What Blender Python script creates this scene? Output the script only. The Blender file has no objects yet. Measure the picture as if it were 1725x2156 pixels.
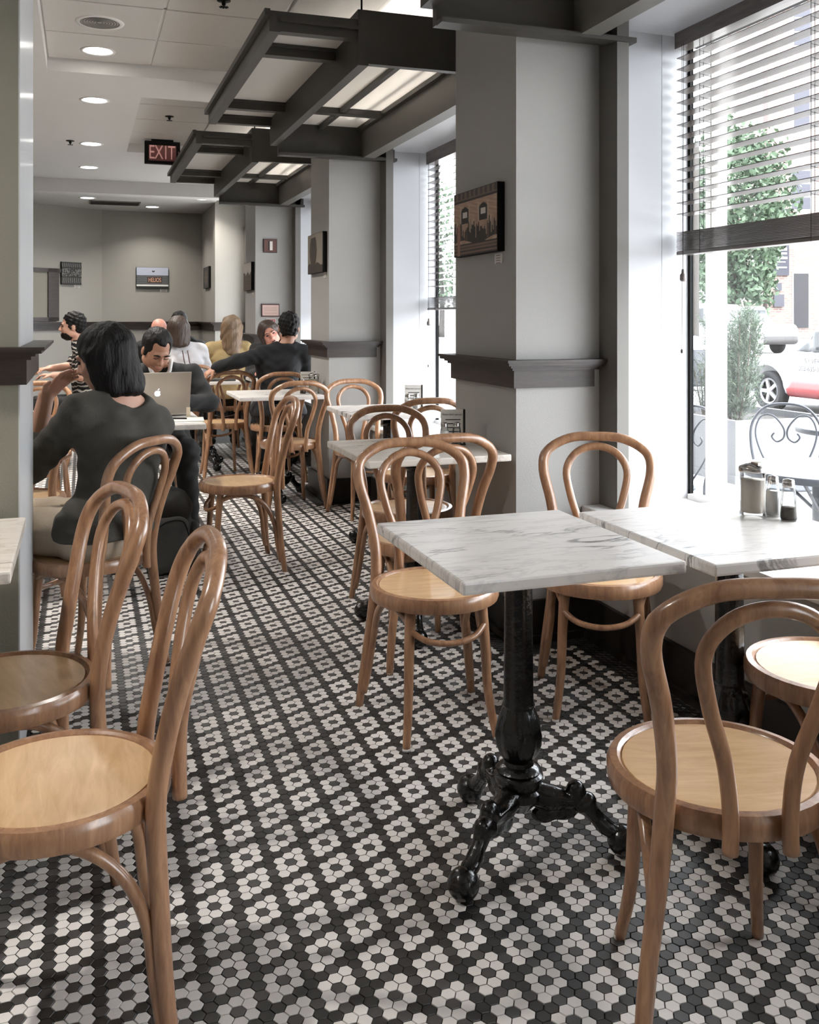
import bpy, bmesh, math, random
import numpy as np
from mathutils import Vector, Matrix, Euler

# ------------------------------------------------------------------ camera, world, sun, exposure
SC = bpy.context.scene
COL = SC.collection
F, TH, V0, H = 2000.0, 0.3318, 668.0, 1.30        # focal length in px, yaw, horizon row, eye height
cam_d = bpy.data.cameras.new('camera')
cam_d.sensor_fit = 'HORIZONTAL'; cam_d.sensor_width = 36.0
cam_d.lens = F / 1725.0 * 36.0
cam_d.shift_y = -(1078.0 - V0) / 1725.0
cam_d.clip_start = 0.05; cam_d.clip_end = 500
cam = bpy.data.objects.new('camera', cam_d); COL.objects.link(cam)
cam.location = (0, 0, H); cam.rotation_euler = (math.pi / 2, 0, -TH)
SC.camera = cam

SC.view_settings.view_transform = 'Standard'
SC.view_settings.look = 'None'
SC.view_settings.gamma = 1.0
SC.view_settings.use_curve_mapping = False
SC.view_settings.exposure = 1.16
SC.cycles.max_bounces = 6
SC.cycles.diffuse_bounces = 3
SC.cycles.glossy_bounces = 2
SC.cycles.transmission_bounces = 4
SC.cycles.transparent_max_bounces = 12
SC.cycles.sample_clamp_indirect = 6.0
SC.cycles.adaptive_threshold = 0.06
SC.cycles.caustics_reflective = False
SC.cycles.caustics_refractive = False

world = bpy.data.worlds.new('sky'); SC.world = world
world.use_nodes = True
wn = world.node_tree.nodes; wl = world.node_tree.links
bg = wn['Background']
tc = wn.new('ShaderNodeTexCoord'); sep = wn.new('ShaderNodeSeparateXYZ')
ramp = wn.new('ShaderNodeValToRGB')
ramp.color_ramp.elements[0].position = 0.45; ramp.color_ramp.elements[0].color = (0.76, 0.80, 0.84, 1)
ramp.color_ramp.elements[1].position = 1.0; ramp.color_ramp.elements[1].color = (0.88, 0.94, 1.0, 1)
mr = wn.new('ShaderNodeMapRange'); mr.inputs['From Min'].default_value = -1; mr.inputs['From Max'].default_value = 1
wl.new(tc.outputs['Generated'], sep.inputs[0]); wl.new(sep.outputs['Z'], mr.inputs['Value'])
wl.new(mr.outputs[0], ramp.inputs[0]); wl.new(ramp.outputs[0], bg.inputs['Color'])
bg.inputs['Strength'].default_value = 6.0

sun_d = bpy.data.lights.new('sun', 'SUN'); sun_d.energy = 2.5; sun_d.angle = math.radians(3)
sun_d.color = (1.0, 0.97, 0.93)
sun = bpy.data.objects.new('sun', sun_d); COL.objects.link(sun)
sun.rotation_euler = Vector((-0.10, 0.62, -1.0)).to_track_quat('-Z', 'Y').to_euler()
sun.location = (20, -30, 40)

# ------------------------------------------------------------------ pixel helpers (a pixel gives a direction; depth comes from what a thing touches)
sT, cT = math.sin(TH), math.cos(TH)
def atD(u, v, D):
    X = (u - 862.5) / F * D
    return Vector((X * cT + D * sT, -X * sT + D * cT, H - (v - V0) * D / F))

# ------------------------------------------------------------------ generic helpers
def lin(c):
    r = []
    for v in c:
        v = v / 255.0
        r.append(v / 12.92 if v <= 0.04045 else ((v + 0.055) / 1.055) ** 2.4)
    return tuple(r)

MATS = {}
def nodes_of(m):
    m.use_nodes = True
    return m.node_tree.nodes, m.node_tree.links, m.node_tree.nodes['Principled BSDF']

def mat(name, rgb, rough=0.6, metal=0.0, spec=0.5, vary=0.0, vscale=8.0, bump=0.0, bscale=60.0, coat=0.0, sheen=0.0, stretch=None):
    """plain procedural material: colour with noise variation and fine bump"""
    if name in MATS: return MATS[name]
    m = bpy.data.materials.new(name); n, l, b = nodes_of(m)
    col = lin(rgb)
    b.inputs['Base Color'].default_value = (*col, 1)
    b.inputs['Roughness'].default_value = rough
    b.inputs['Metallic'].default_value = metal
    b.inputs['Specular IOR Level'].default_value = spec
    b.inputs['Coat Weight'].default_value = coat
    b.inputs['Coat Roughness'].default_value = 0.12
    b.inputs['Sheen Weight'].default_value = sheen
    tcn = n.new('ShaderNodeTexCoord'); src = tcn.outputs['Object']
    if stretch:
        mp = n.new('ShaderNodeMapping'); mp.inputs['Scale'].default_value = stretch
        l.new(src, mp.inputs[0]); src = mp.outputs[0]
    if vary > 0:
        no = n.new('ShaderNodeTexNoise'); no.inputs['Scale'].default_value = vscale; no.inputs['Detail'].default_value = 3
        l.new(src, no.inputs['Vector'])
        mx = n.new('ShaderNodeMix'); mx.data_type = 'RGBA'
        mx.inputs['A'].default_value = (*[c * (1 - vary) for c in col], 1)
        mx.inputs['B'].default_value = (*[min(1, c * (1 + vary)) for c in col], 1)
        l.new(no.outputs['Fac'], mx.inputs['Factor']); l.new(mx.outputs['Result'], b.inputs['Base Color'])
    if bump > 0:
        nb = n.new('ShaderNodeTexNoise'); nb.inputs['Scale'].default_value = bscale; nb.inputs['Detail'].default_value = 2
        l.new(src, nb.inputs['Vector'])
        bp = n.new('ShaderNodeBump'); bp.inputs['Strength'].default_value = bump; bp.inputs['Distance'].default_value = 0.01
        l.new(nb.outputs['Fac'], bp.inputs['Height']); l.new(bp.outputs['Normal'], b.inputs['Normal'])
    MATS[name] = m
    return m

def mat_wood(name, dark, light, rough=0.35, coat=0.35, scale=(14, 14, 2.2)):
    if name in MATS: return MATS[name]
    m = bpy.data.materials.new(name); n, l, b = nodes_of(m)
    tcn = n.new('ShaderNodeTexCoord'); mp = n.new('ShaderNodeMapping'); mp.inputs['Scale'].default_value = scale
    oi = n.new('ShaderNodeObjectInfo'); ad = n.new('ShaderNodeVectorMath'); ad.operation = 'ADD'
    ml = n.new('ShaderNodeMath'); ml.operation = 'MULTIPLY'; ml.inputs[1].default_value = 7.0
    l.new(oi.outputs['Random'], ml.inputs[0])
    l.new(tcn.outputs['Object'], ad.inputs[0]); l.new(ml.outputs[0], ad.inputs[1]); l.new(ad.outputs[0], mp.inputs[0])
    no = n.new('ShaderNodeTexNoise'); no.inputs['Scale'].default_value = 3.0; no.inputs['Detail'].default_value = 6; no.inputs['Roughness'].default_value = 0.65
    no.inputs['Distortion'].default_value = 0.6
    l.new(mp.outputs[0], no.inputs['Vector'])
    cr = n.new('ShaderNodeValToRGB'); cr.color_ramp.elements[0].position = 0.3; cr.color_ramp.elements[1].position = 0.72
    cr.color_ramp.elements[0].color = (*lin(dark), 1); cr.color_ramp.elements[1].color = (*lin(light), 1)
    l.new(no.outputs['Fac'], cr.inputs[0]); l.new(cr.outputs[0], b.inputs['Base Color'])
    b.inputs['Roughness'].default_value = rough; b.inputs['Coat Weight'].default_value = coat; b.inputs['Coat Roughness'].default_value = 0.15
    MATS[name] = m
    return m

def mat_marble(name, base, vein, vein2, warm=0.0):
    if name in MATS: return MATS[name]
    m = bpy.data.materials.new(name); n, l, b = nodes_of(m)
    tcn = n.new('ShaderNodeTexCoord'); oi = n.new('ShaderNodeObjectInfo')
    ml = n.new('ShaderNodeMath'); ml.operation = 'MULTIPLY'; ml.inputs[1].default_value = 9.0
    l.new(oi.outputs['Random'], ml.inputs[0])
    ad = n.new('ShaderNodeVectorMath'); ad.operation = 'ADD'
    l.new(tcn.outputs['Object'], ad.inputs[0]); l.new(ml.outputs[0], ad.inputs[1])
    mp = n.new('ShaderNodeMapping'); mp.inputs['Rotation'].default_value = (0, 0, math.radians(-24)); mp.inputs['Scale'].default_value = (0.9, 4.2, 1.5)
    l.new(ad.outputs[0], mp.inputs[0])
    def veins(scale, width, dist):
        no = n.new('ShaderNodeTexNoise'); no.inputs['Scale'].default_value = scale; no.inputs['Detail'].default_value = 7
        no.inputs['Roughness'].default_value = 0.6; no.inputs['Distortion'].default_value = dist
        l.new(mp.outputs[0], no.inputs['Vector'])
        s = n.new('ShaderNodeMath'); s.operation = 'SUBTRACT'; s.inputs[1].default_value = 0.5; l.new(no.outputs['Fac'], s.inputs[0])
        a = n.new('ShaderNodeMath'); a.operation = 'ABSOLUTE'; l.new(s.outputs[0], a.inputs[0])
        r = n.new('ShaderNodeMapRange'); r.inputs['From Min'].default_value = 0.0; r.inputs['From Max'].default_value = width
        r.inputs['To Min'].default_value = 1.0; r.inputs['To Max'].default_value = 0.0; r.interpolation_type = 'SMOOTHSTEP'
        l.new(a.outputs[0], r.inputs['Value'])
        return r.outputs[0]
    v1 = veins(1.6, 0.028, 1.2); v2 = veins(3.4, 0.035, 0.6)
    msk = n.new('ShaderNodeTexNoise'); msk.inputs['Scale'].default_value = 2.4; l.new(ad.outputs[0], msk.inputs['Vector'])
    mr_ = n.new('ShaderNodeMapRange'); mr_.inputs['From Min'].default_value = 0.46; mr_.inputs['From Max'].default_value = 0.62; l.new(msk.outputs['Fac'], mr_.inputs['Value'])
    k1 = n.new('ShaderNodeMath'); k1.operation = 'MULTIPLY'; l.new(v1, k1.inputs[0]); l.new(mr_.outputs[0], k1.inputs[1])
    k2 = n.new('ShaderNodeMath'); k2.operation = 'MULTIPLY'; k2.inputs[1].default_value = 0.38; l.new(v2, k2.inputs[0])
    m1 = n.new('ShaderNodeMix'); m1.data_type = 'RGBA'; m1.inputs['A'].default_value = (*lin(base), 1); m1.inputs['B'].default_value = (*lin(vein2), 1)
    l.new(k2.outputs[0], m1.inputs['Factor'])
    m2 = n.new('ShaderNodeMix'); m2.data_type = 'RGBA'; m2.inputs['B'].default_value = (*lin(vein), 1)
    l.new(m1.outputs['Result'], m2.inputs['A']); l.new(k1.outputs[0], m2.inputs['Factor'])
    l.new(m2.outputs['Result'], b.inputs['Base Color'])
    b.inputs['Roughness'].default_value = 0.28
    MATS[name] = m
    return m

def mat_glass(name, tint=(1, 1, 1), refl=0.6, rough=0.0):
    """thin clear pane: transparent with a fresnel reflection"""
    if name in MATS: return MATS[name]
    m = bpy.data.materials.new(name); m.use_nodes = True
    n, l = m.node_tree.nodes, m.node_tree.links
    n.clear()
    out = n.new('ShaderNodeOutputMaterial'); mx = n.new('ShaderNodeMixShader')
    tr = n.new('ShaderNodeBsdfTransparent'); tr.inputs['Color'].default_value = (*tint, 1)
    gl = n.new('ShaderNodeBsdfGlossy'); gl.inputs['Roughness'].default_value = rough
    fr = n.new('ShaderNodeFresnel'); fr.inputs['IOR'].default_value = 1.45
    mu = n.new('ShaderNodeMath'); mu.operation = 'MULTIPLY'; mu.inputs[1].default_value = refl
    l.new(fr.outputs[0], mu.inputs[0]); l.new(mu.outputs[0], mx.inputs[0])
    l.new(tr.outputs[0], mx.inputs[1]); l.new(gl.outputs[0], mx.inputs[2]); l.new(mx.outputs[0], out.inputs[0])
    MATS[name] = m
    return m

def mat_emit(name, rgb, strength):
    if name in MATS: return MATS[name]
    m = bpy.data.materials.new(name); n, l, b = nodes_of(m)
    b.inputs['Base Color'].default_value = (*lin(rgb), 1)
    b.inputs['Emission Color'].default_value = (*lin(rgb), 1); b.inputs['Emission Strength'].default_value = strength
    MATS[name] = m
    return m

def mat_attr(name, rough=0.6):
    """colour read from the mesh's own colour attribute (flat print)"""
    if name in MATS: return MATS[name]
    m = bpy.data.materials.new(name); n, l, b = nodes_of(m)
    at = n.new('ShaderNodeVertexColor'); at.layer_name = 'print'
    l.new(at.outputs['Color'], b.inputs['Base Color']); b.inputs['Roughness'].default_value = rough
    MATS[name] = m
    return m

def mat_stripes(name, ca, cb, axis='Z', freq=55, width=0.3, distort=0.6, rough=0.8):
    if name in MATS: return MATS[name]
    m = bpy.data.materials.new(name); n, l, b = nodes_of(m)
    tcn = n.new('ShaderNodeTexCoord'); sp = n.new('ShaderNodeSeparateXYZ'); l.new(tcn.outputs['Object'], sp.inputs[0])
    no = n.new('ShaderNodeTexNoise'); no.inputs['Scale'].default_value = 9; l.new(tcn.outputs['Object'], no.inputs['Vector'])
    a = n.new('ShaderNodeMath'); a.operation = 'MULTIPLY_ADD'; a.inputs[1].default_value = distort * 0.05; l.new(no.outputs['Fac'], a.inputs[0]); l.new(sp.outputs[axis], a.inputs[2])
    f = n.new('ShaderNodeMath'); f.operation = 'MULTIPLY'; f.inputs[1].default_value = freq; l.new(a.outputs[0], f.inputs[0])
    fr = n.new('ShaderNodeMath'); fr.operation = 'FRACT'; l.new(f.outputs[0], fr.inputs[0])
    g = n.new('ShaderNodeMath'); g.operation = 'LESS_THAN'; g.inputs[1].default_value = width; l.new(fr.outputs[0], g.inputs[0])
    mx = n.new('ShaderNodeMix'); mx.data_type = 'RGBA'; mx.inputs['A'].default_value = (*lin(ca), 1); mx.inputs['B'].default_value = (*lin(cb), 1)
    l.new(g.outputs[0], mx.inputs['Factor']); l.new(mx.outputs['Result'], b.inputs['Base Color']); b.inputs['Roughness'].default_value = rough
    MATS[name] = m
    return m

def tag(o, label=None, cat=None, group=None, kind=None):
    if label: o['label'] = label
    if cat: o['category'] = cat
    if group: o['group'] = group
    if kind: o['kind'] = kind
    return o

def empty(name, loc=(0, 0, 0), rz=0.0, label=None, cat=None, group=None, kind=None):
    o = bpy.data.objects.new(name, None); COL.objects.link(o)
    o.empty_display_size = 0.1
    o.location = loc; o.rotation_euler = (0, 0, rz)
    return tag(o, label, cat, group, kind)

def mesh_obj(name, verts, faces, material, parent=None, smooth=False, loc=None):
    me = bpy.data.meshes.new(name)
    me.from_pydata([tuple(v) for v in verts], [], [tuple(f) for f in faces])
    if smooth: me.polygons.foreach_set('use_smooth', [True] * len(me.polygons))
    me.update()
    o = bpy.data.objects.new(name, me); COL.objects.link(o)
    if material: me.materials.append(material)
    if parent: o.parent = parent
    if loc is not None: o.location = loc
    return o

def obj_from(name, me, parent=None, loc=None, rot=None):
    o = bpy.data.objects.new(name, me); COL.objects.link(o)
    if parent: o.parent = parent
    if loc is not None: o.location = loc
    if rot is not None: o.rotation_euler = rot
    return o

def arrays_mesh(name, V, Q, material, smooth=True):
    """mesh from numpy verts (n,3) and quads (m,4)"""
    me = bpy.data.meshes.new(name)
    me.vertices.add(len(V)); me.vertices.foreach_set('co', np.asarray(V, np.float32).ravel())
    m = len(Q); k = Q.shape[1]
    me.loops.add(m * k); me.loops.foreach_set('vertex_index', np.asarray(Q, np.int32).ravel())
    me.polygons.add(m)
    me.polygons.foreach_set('loop_start', np.arange(0, m * k, k, dtype=np.int32))
    me.polygons.foreach_set('loop_total', np.full(m, k, np.int32))
    me.polygons.foreach_set('use_smooth', np.full(m, bool(smooth)))
    me.update(calc_edges=True); me.validate()
    if material: me.materials.append(material)
    return me

class MB:
    """collects shapes into one mesh"""
    def __init__(s): s.v, s.f = [], []
    def add(s, verts, faces):
        o = len(s.v); s.v += [tuple(v) for v in verts]; s.f += [tuple(i + o for i in f) for f in faces]; return s
    def box(s, a, b, M=None, bev=0.0):
        x0, y0, z0 = a; x1, y1, z1 = b
        if bev <= 0:
            vs = [(x0, y0, z0), (x1, y0, z0), (x1, y1, z0), (x0, y1, z0), (x0, y0, z1), (x1, y0, z1), (x1, y1, z1), (x0, y1, z1)]
            fs = [(0, 3, 2, 1), (4, 5, 6, 7), (0, 1, 5, 4), (1, 2, 6, 5), (2, 3, 7, 6), (3, 0, 4, 7)]
        else:
            bm = bmesh.new()
            bmesh.ops.create_cube(bm, size=1.0)
            for v in bm.verts:
                v.co = Vector((x0 + (v.co.x + .5) * (x1 - x0), y0 + (v.co.y + .5) * (y1 - y0), z0 + (v.co.z + .5) * (z1 - z0)))
            bmesh.ops.bevel(bm, geom=list(bm.edges), offset=bev, segments=2, affect='EDGES', profile=0.6)
            bm.verts.index_update()
            vs = [tuple(v.co) for v in bm.verts]; fs = [tuple(v.index for v in f.verts) for f in bm.faces]
            bm.free()
        if M is not None: vs = [tuple(M @ Vector(v)) for v in vs]
        return s.add(vs, fs)
    def lathe(s, prof, seg=24, M=None, cap=True):
        vs, fs = [], []
        n = len(prof)
        for i in range(seg):
            a = 2 * math.pi * i / seg
            for r, z in prof: vs.append((r * math.cos(a), r * math.sin(a), z))
        for i in range(seg):
            j = (i + 1) % seg
            for k in range(n - 1): fs.append((i * n + k, j * n + k, j * n + k + 1, i * n + k + 1))
        if cap:
            if prof[0][0] > 1e-6: fs.append(tuple(i * n for i in reversed(range(seg))))
            if prof[-1][0] > 1e-6: fs.append(tuple(i * n + n - 1 for i in range(seg)))
        if M is not None: vs = [tuple(M @ Vector(v)) for v in vs]
        return s.add(vs, fs)
    def tube(s, pts, rad, seg=8, closed=False, cap=True, flat=1.0):
        P = [Vector(p) for p in pts]; n = len(P)
        R = rad if hasattr(rad, '__len__') else [rad] * n
        ups = None; vs, fs = [], []
        tang = []
        for i in range(n):
            if closed: t = P[(i + 1) % n] - P[i - 1]
            else: t = P[min(i + 1, n - 1)] - P[max(i - 1, 0)]
            tang.append(t.normalized())
        ref = Vector((0, 0, 1)) if abs(tang[0].z) < 0.9 else Vector((1, 0, 0))
        nrm = tang[0].cross(ref).normalized()
        for i in range(n):
            t = tang[i]
            nrm = (nrm - t * nrm.dot(t))
            nrm = nrm.normalized() if nrm.length > 1e-6 else t.orthogonal().normalized()
            b = t.cross(nrm)
            for k in range(seg):
                a = 2 * math.pi * k / seg
                vs.append(P[i] + nrm * (math.cos(a) * R[i]) + b * (math.sin(a) * R[i] * flat))
        m = n if closed else n - 1
        for i in range(m):
            j = (i + 1) % n
            for k in range(seg):
                k2 = (k + 1) % seg
                fs.append((i * seg + k, i * seg + k2, j * seg + k2, j * seg + k))
        if cap and not closed:
            fs.append(tuple(reversed(range(seg)))); fs.append(tuple((n - 1) * seg + k for k in range(seg)))
        return s.add(vs, fs)
    def prism(s, poly, z0, z1, M=None):
        n = len(poly)
        vs = [(x, y, z0) for x, y in poly] + [(x, y, z1) for x, y in poly]
        fs = [tuple(reversed(range(n))), tuple(range(n, 2 * n))] + [(i, (i + 1) % n, (i + 1) % n + n, i + n) for i in range(n)]
        if M is not None: vs = [tuple(M @ Vector(v)) for v in vs]
        return s.add(vs, fs)
    def ball(s, c, r, seg=14, rings=8, sc=(1, 1, 1)):
        pr = [(r * math.sin(math.pi * k / rings), -r * math.cos(math.pi * k / rings)) for k in range(rings + 1)]
        M = Matrix.Translation(c) @ Matrix.Diagonal((*sc, 1))
        return s.lathe(pr, seg, M, cap=False)
    def build(s, name, material, parent=None, smooth=False, loc=None):
        return mesh_obj(name, s.v, s.f, material, parent, smooth, loc)

def smooth_by_angle(o, deg=40):
    me = o.data
    me.polygons.foreach_set('use_smooth', [True] * len(me.polygons))
    bm = bmesh.new(); bm.from_mesh(me)
    lim = math.radians(deg)
    for e in bm.edges:
        if len(e.link_faces) == 2 and e.calc_face_angle(0) > lim: e.smooth = False
    bm.to_mesh(me); bm.free()
    return o

def catmull(pts, n=8, closed=False):
    P = [Vector(p) for p in pts]; out = []
    N = len(P); m = N if closed else N - 1
    for i in range(m):
        if closed: a, b, c, d = P[i - 1], P[i], P[(i + 1) % N], P[(i + 2) % N]
        else: a, b, c, d = P[max(i - 1, 0)], P[i], P[i + 1], P[min(i + 2, N - 1)]
        for k in range(n):
            t = k / n
            out.append(0.5 * ((2 * b) + (c - a) * t + (2 * a - 5 * b + 4 * c - d) * t * t + (3 * b - a - 3 * c + d) * t ** 3))
    if not closed: out.append(P[-1])
    return out

def text_mesh(name, body, size, material, parent=None, M=None, extrude=0.0005, align='CENTER'):
    cu = bpy.data.curves.new(name, 'FONT'); cu.body = body; cu.size = size; cu.extrude = extrude
    cu.align_x = align; cu.align_y = 'CENTER'
    t = bpy.data.objects.new(name + '_tmp', cu); COL.objects.link(t)
    dg = bpy.context.evaluated_depsgraph_get(); dg.update()
    me = bpy.data.meshes.new_from_object(t.evaluated_get(dg))
    bpy.data.objects.remove(t); bpy.data.curves.remove(cu)
    if M is not None: me.transform(M)
    me.materials.clear(); me.materials.append(material)
    return obj_from(name, me, parent)

# ------------------------------------------------------------------ smooth solids from distance fields (people, cast iron, cloth, cars)
class Field:
    def __init__(s, res, k=0.02): s.res, s.k, s.p, s.disp = res, k, [], None
    def cap(s, a, b, r1, r2=None, k=None, op='u'):
        s.p.append(('c', np.array(a, float), np.array(b, float), r1, r1 if r2 is None else r2, s.k if k is None else k, op)); return s
    def ell(s, c, r, R=None, k=None, op='u'):
        s.p.append(('e', np.array(c, float), np.array(r, float), np.eye(3) if R is None else np.array(R, float), None, s.k if k is None else k, op)); return s
    def rbox(s, c, h, r, R=None, k=None, op='u'):
        s.p.append(('b', np.array(c, float), np.array(h, float), np.eye(3) if R is None else np.array(R, float), r, s.k if k is None else k, op)); return s
    def plane(s, pt, n):   # keep the side the normal points away from
        s.p.append(('p', np.array(pt, float), np.array(n, float) / np.linalg.norm(n), None, None, 0, 'i')); return s
    @staticmethod
    def ev(p, X, Y, Z):
        t = p[0]
        if t == 'c':
            a, b, r1, r2 = p[1], p[2], p[3], p[4]; ab = b - a; L = max(ab @ ab, 1e-12)
            x, y, z = X - a[0], Y - a[1], Z - a[2]
            h = np.clip((x * ab[0] + y * ab[1] + z * ab[2]) / L, 0, 1)
            return np.sqrt((x - h * ab[0]) ** 2 + (y - h * ab[1]) ** 2 + (z - h * ab[2]) ** 2) - (r1 + (r2 - r1) * h)
        if t == 'p':
            c, n = p[1], p[2]
            return (X - c[0]) * n[0] + (Y - c[1]) * n[1] + (Z - c[2]) * n[2]
        c, r, R = p[1], p[2], p[3]
        x, y, z = X - c[0], Y - c[1], Z - c[2]
        qx = x * R[0, 0] + y * R[1, 0] + z * R[2, 0]; qy = x * R[0, 1] + y * R[1, 1] + z * R[2, 1]; qz = x * R[0, 2] + y * R[1, 2] + z * R[2, 2]
        if t == 'e':
            k0 = np.sqrt((qx / r[0]) ** 2 + (qy / r[1]) ** 2 + (qz / r[2]) ** 2)
            k1 = np.sqrt((qx / r[0] ** 2) ** 2 + (qy / r[1] ** 2) ** 2 + (qz / r[2] ** 2) ** 2) + 1e-9
            return k0 * (k0 - 1) / k1
        rr = p[4]
        ax, ay, az = np.abs(qx) - (r[0] - rr), np.abs(qy) - (r[1] - rr), np.abs(qz) - (r[2] - rr)
        return np.sqrt(np.maximum(ax, 0) ** 2 + np.maximum(ay, 0) ** 2 + np.maximum(az, 0) ** 2) + np.minimum(np.maximum(ax, np.maximum(ay, az)), 0) - rr
    @staticmethod
    def bb(p):
        if p[0] == 'c':
            r = max(p[3], p[4]); return np.minimum(p[1], p[2]) - r, np.maximum(p[1], p[2]) + r
        e = np.abs(p[3]) @ p[2]
        return p[1] - e, p[1] + e
    def mesh(s, name, material, origin=(0, 0, 0), smooth=True):
        adds = [p for p in s.p if p[6] == 'u']
        lo = np.min([Field.bb(p)[0] for p in adds], 0) - 0.02 - 2 * s.res; hi = np.max([Field.bb(p)[1] for p in adds], 0) + 0.02 + 2 * s.res
        n = np.ceil((hi - lo) / s.res).astype(int) + 1
        xs, ys, zs = [lo[i] + np.arange(n[i]) * s.res for i in range(3)]
        d = np.full(n, 0.5, np.float32)
        for p in s.p:
            if p[0] == 'p': i0, i1 = np.zeros(3, int), n
            else:
                a, b = Field.bb(p); m = p[5] + 2.5 * s.res
                i0 = np.clip(np.floor((a - m - lo) / s.res).astype(int), 0, n); i1 = np.clip(np.ceil((b + m - lo) / s.res).astype(int) + 1, 0, n)
            sl = tuple(slice(i0[i], i1[i]) for i in range(3))
            X, Y, Z = np.meshgrid(xs[sl[0]], ys[sl[1]], zs[sl[2]], indexing='ij', sparse=True)
            e = Field.ev(p, X, Y, Z); D = d[sl]; k = max(p[5], 1e-5)
            if p[6] == 'u':
                h = np.clip(0.5 + 0.5 * (D - e) / k, 0, 1); d[sl] = D * (1 - h) + e * h - k * h * (1 - h)
            elif p[6] == 's':
                h = np.clip(0.5 - 0.5 * (D + e) / k, 0, 1); d[sl] = D * (1 - h) - e * h + k * h * (1 - h)
            else: d[sl] = np.maximum(D, e)
        if s.disp is not None:
            X, Y, Z = np.meshgrid(xs, ys, zs, indexing='ij', sparse=True)
            d = d + s.disp(X, Y, Z)
        return arrays_mesh(name, *nets(d, lo - np.array(origin, float), s.res), material, smooth)

def nets(d, lo, res):
    sg = d < 0
    c = np.zeros(tuple(np.array(d.shape) - 1), np.int8)
    offs = [(i, j, k) for i in (0, 1) for j in (0, 1) for k in (0, 1)]
    N = np.array(d.shape)
    for o in offs: c += sg[o[0]:N[0] - 1 + o[0], o[1]:N[1] - 1 + o[1], o[2]:N[2] - 1 + o[2]]
    act = np.argwhere((c > 0) & (c < 8))
    idx = -np.ones(c.shape, np.int32); idx[tuple(act.T)] = np.arange(len(act))
    val = np.stack([d[act[:, 0] + o[0], act[:, 1] + o[1], act[:, 2] + o[2]] for o in offs], 1)
    pos = np.zeros((len(act), 3)); cnt = np.zeros(len(act))
    for a in range(8):
        for b in range(a + 1, 8):
            oa, ob = np.array(offs[a]), np.array(offs[b])
            if np.abs(oa - ob).sum() != 1: continue
            va, vb = val[:, a], val[:, b]; m = (va < 0) != (vb < 0)
            t = np.where(m, va / np.where(m, va - vb, 1), 0)
            pos += np.where(m[:, None], oa + t[:, None] * (ob - oa), 0); cnt += m
    V = (act + pos / np.maximum(cnt, 1)[:, None]) * res + lo
    Q = []
    for ax in range(3):
        u, w = (ax + 1) % 3, (ax + 2) % 3
        sa = [slice(None)] * 3; sb = [slice(None)] * 3
        sa[ax] = slice(0, -1); sb[ax] = slice(1, None)
        A, B = sg[tuple(sa)], sg[tuple(sb)]
        e = np.argwhere(A != B)
        e = e[(e[:, u] > 0) & (e[:, w] > 0) & (e[:, u] < N[u] - 1) & (e[:, w] < N[w] - 1)]
        if not len(e): continue
        ins = A[tuple(e.T)]
        def at(du, dw):
            q = e.copy(); q[:, u] += du; q[:, w] += dw; return idx[tuple(q.T)]
        q = np.stack([at(-1, -1), at(0, -1), at(0, 0), at(-1, 0)], 1)
        q[~ins] = q[~ins][:, ::-1]
        Q.append(q)
    Q = np.concatenate(Q); Q = Q[(Q >= 0).all(1)]
    return V, Q

def wrinkle(amp, f1=40, f2=95, seed=0.0):
    def fn(X, Y, Z):
        return (amp * (np.sin(f1 * X + 9 * np.sin(7 * Z + seed) + seed) * np.sin(f1 * 0.8 * Y + 5 * np.cos(9 * Z)) + 0.5 * np.sin(f2 * Z + 8 * np.sin(11 * X + seed) + 6 * Y))).astype(np.float32)
    return fn

def copy_tree(o, loc=None, rz=None, parent=None):
    c = o.copy(); COL.objects.link(c)
    if parent is not None: c.parent = parent
    if loc is not None: c.location = loc
    if rz is not None: c.rotation_euler = (0, 0, rz)
    for ch in list(o.children): copy_tree(ch, parent=c)
    return c
# ------------------------------------------------------------------ palette
M_WALL = mat('wall_paint', (158, 156, 152), 0.55, vary=0.03, vscale=3, bump=0.12, bscale=240)
M_WALLB = mat('back_wall_paint', (150, 146, 138), 0.6, vary=0.03, vscale=3, bump=0.1, bscale=240)
M_OLIVE = mat('olive_grey_paint', (126, 122, 108), 0.6, vary=0.03, vscale=3, bump=0.12, bscale=240)
M_REVEAL = mat('reveal_paint', (186, 187, 190), 0.4, vary=0.02, vscale=4)
M_SILL = mat('sill_white', (212, 210, 208), 0.35, vary=0.02, vscale=6)
M_DARKTRIM = mat_wood('dark_trim_wood', (32, 23, 18), (58, 44, 36), 0.48, 0.05, (3, 3, 26))
M_BASE = mat('baseboard_black_brown', (34, 30, 26), 0.4, vary=0.2, vscale=12)
M_CANOPY = mat('canopy_dark_paint', (60, 57, 52), 0.5, vary=0.08, vscale=8)
M_POST = mat('post_grey_paint', (104, 101, 96), 0.5, vary=0.05, vscale=8)
M_CEIL = mat('ceiling_white', (205, 202, 198), 0.7, vary=0.02, vscale=4, bump=0.08, bscale=300)
M_CTILE = mat('ceiling_tile_fissured', (196, 192, 186), 0.8, vary=0.06, vscale=120, bump=0.3, bscale=400)
M_COVE = mat('cove_white', (240, 236, 230), 0.6)
M_GROUT = mat('grout_dark', (26, 24, 22), 0.8, vary=0.2, vscale=30)
M_TW = mat('tile_white', (214, 208, 203), 0.42, vary=0.10, vscale=5, bump=0.05, bscale=90)
M_TB = mat('tile_black', (30, 28, 26), 0.44, spec=0.85, vary=0.25, vscale=14)
M_TG = mat('tile_charcoal', (62, 59, 58), 0.42, spec=0.85, vary=0.2, vscale=14)
M_BLACKMETAL = mat('black_metal', (12, 11, 11), 0.6, 0.0, spec=0.2)
M_GLASS = mat_glass('window_glass', (1, 1, 1), 0.12)
M_CLEAR = mat_glass('clear_glass', (0.96, 0.97, 0.97), 0.9, 0.02)
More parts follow.
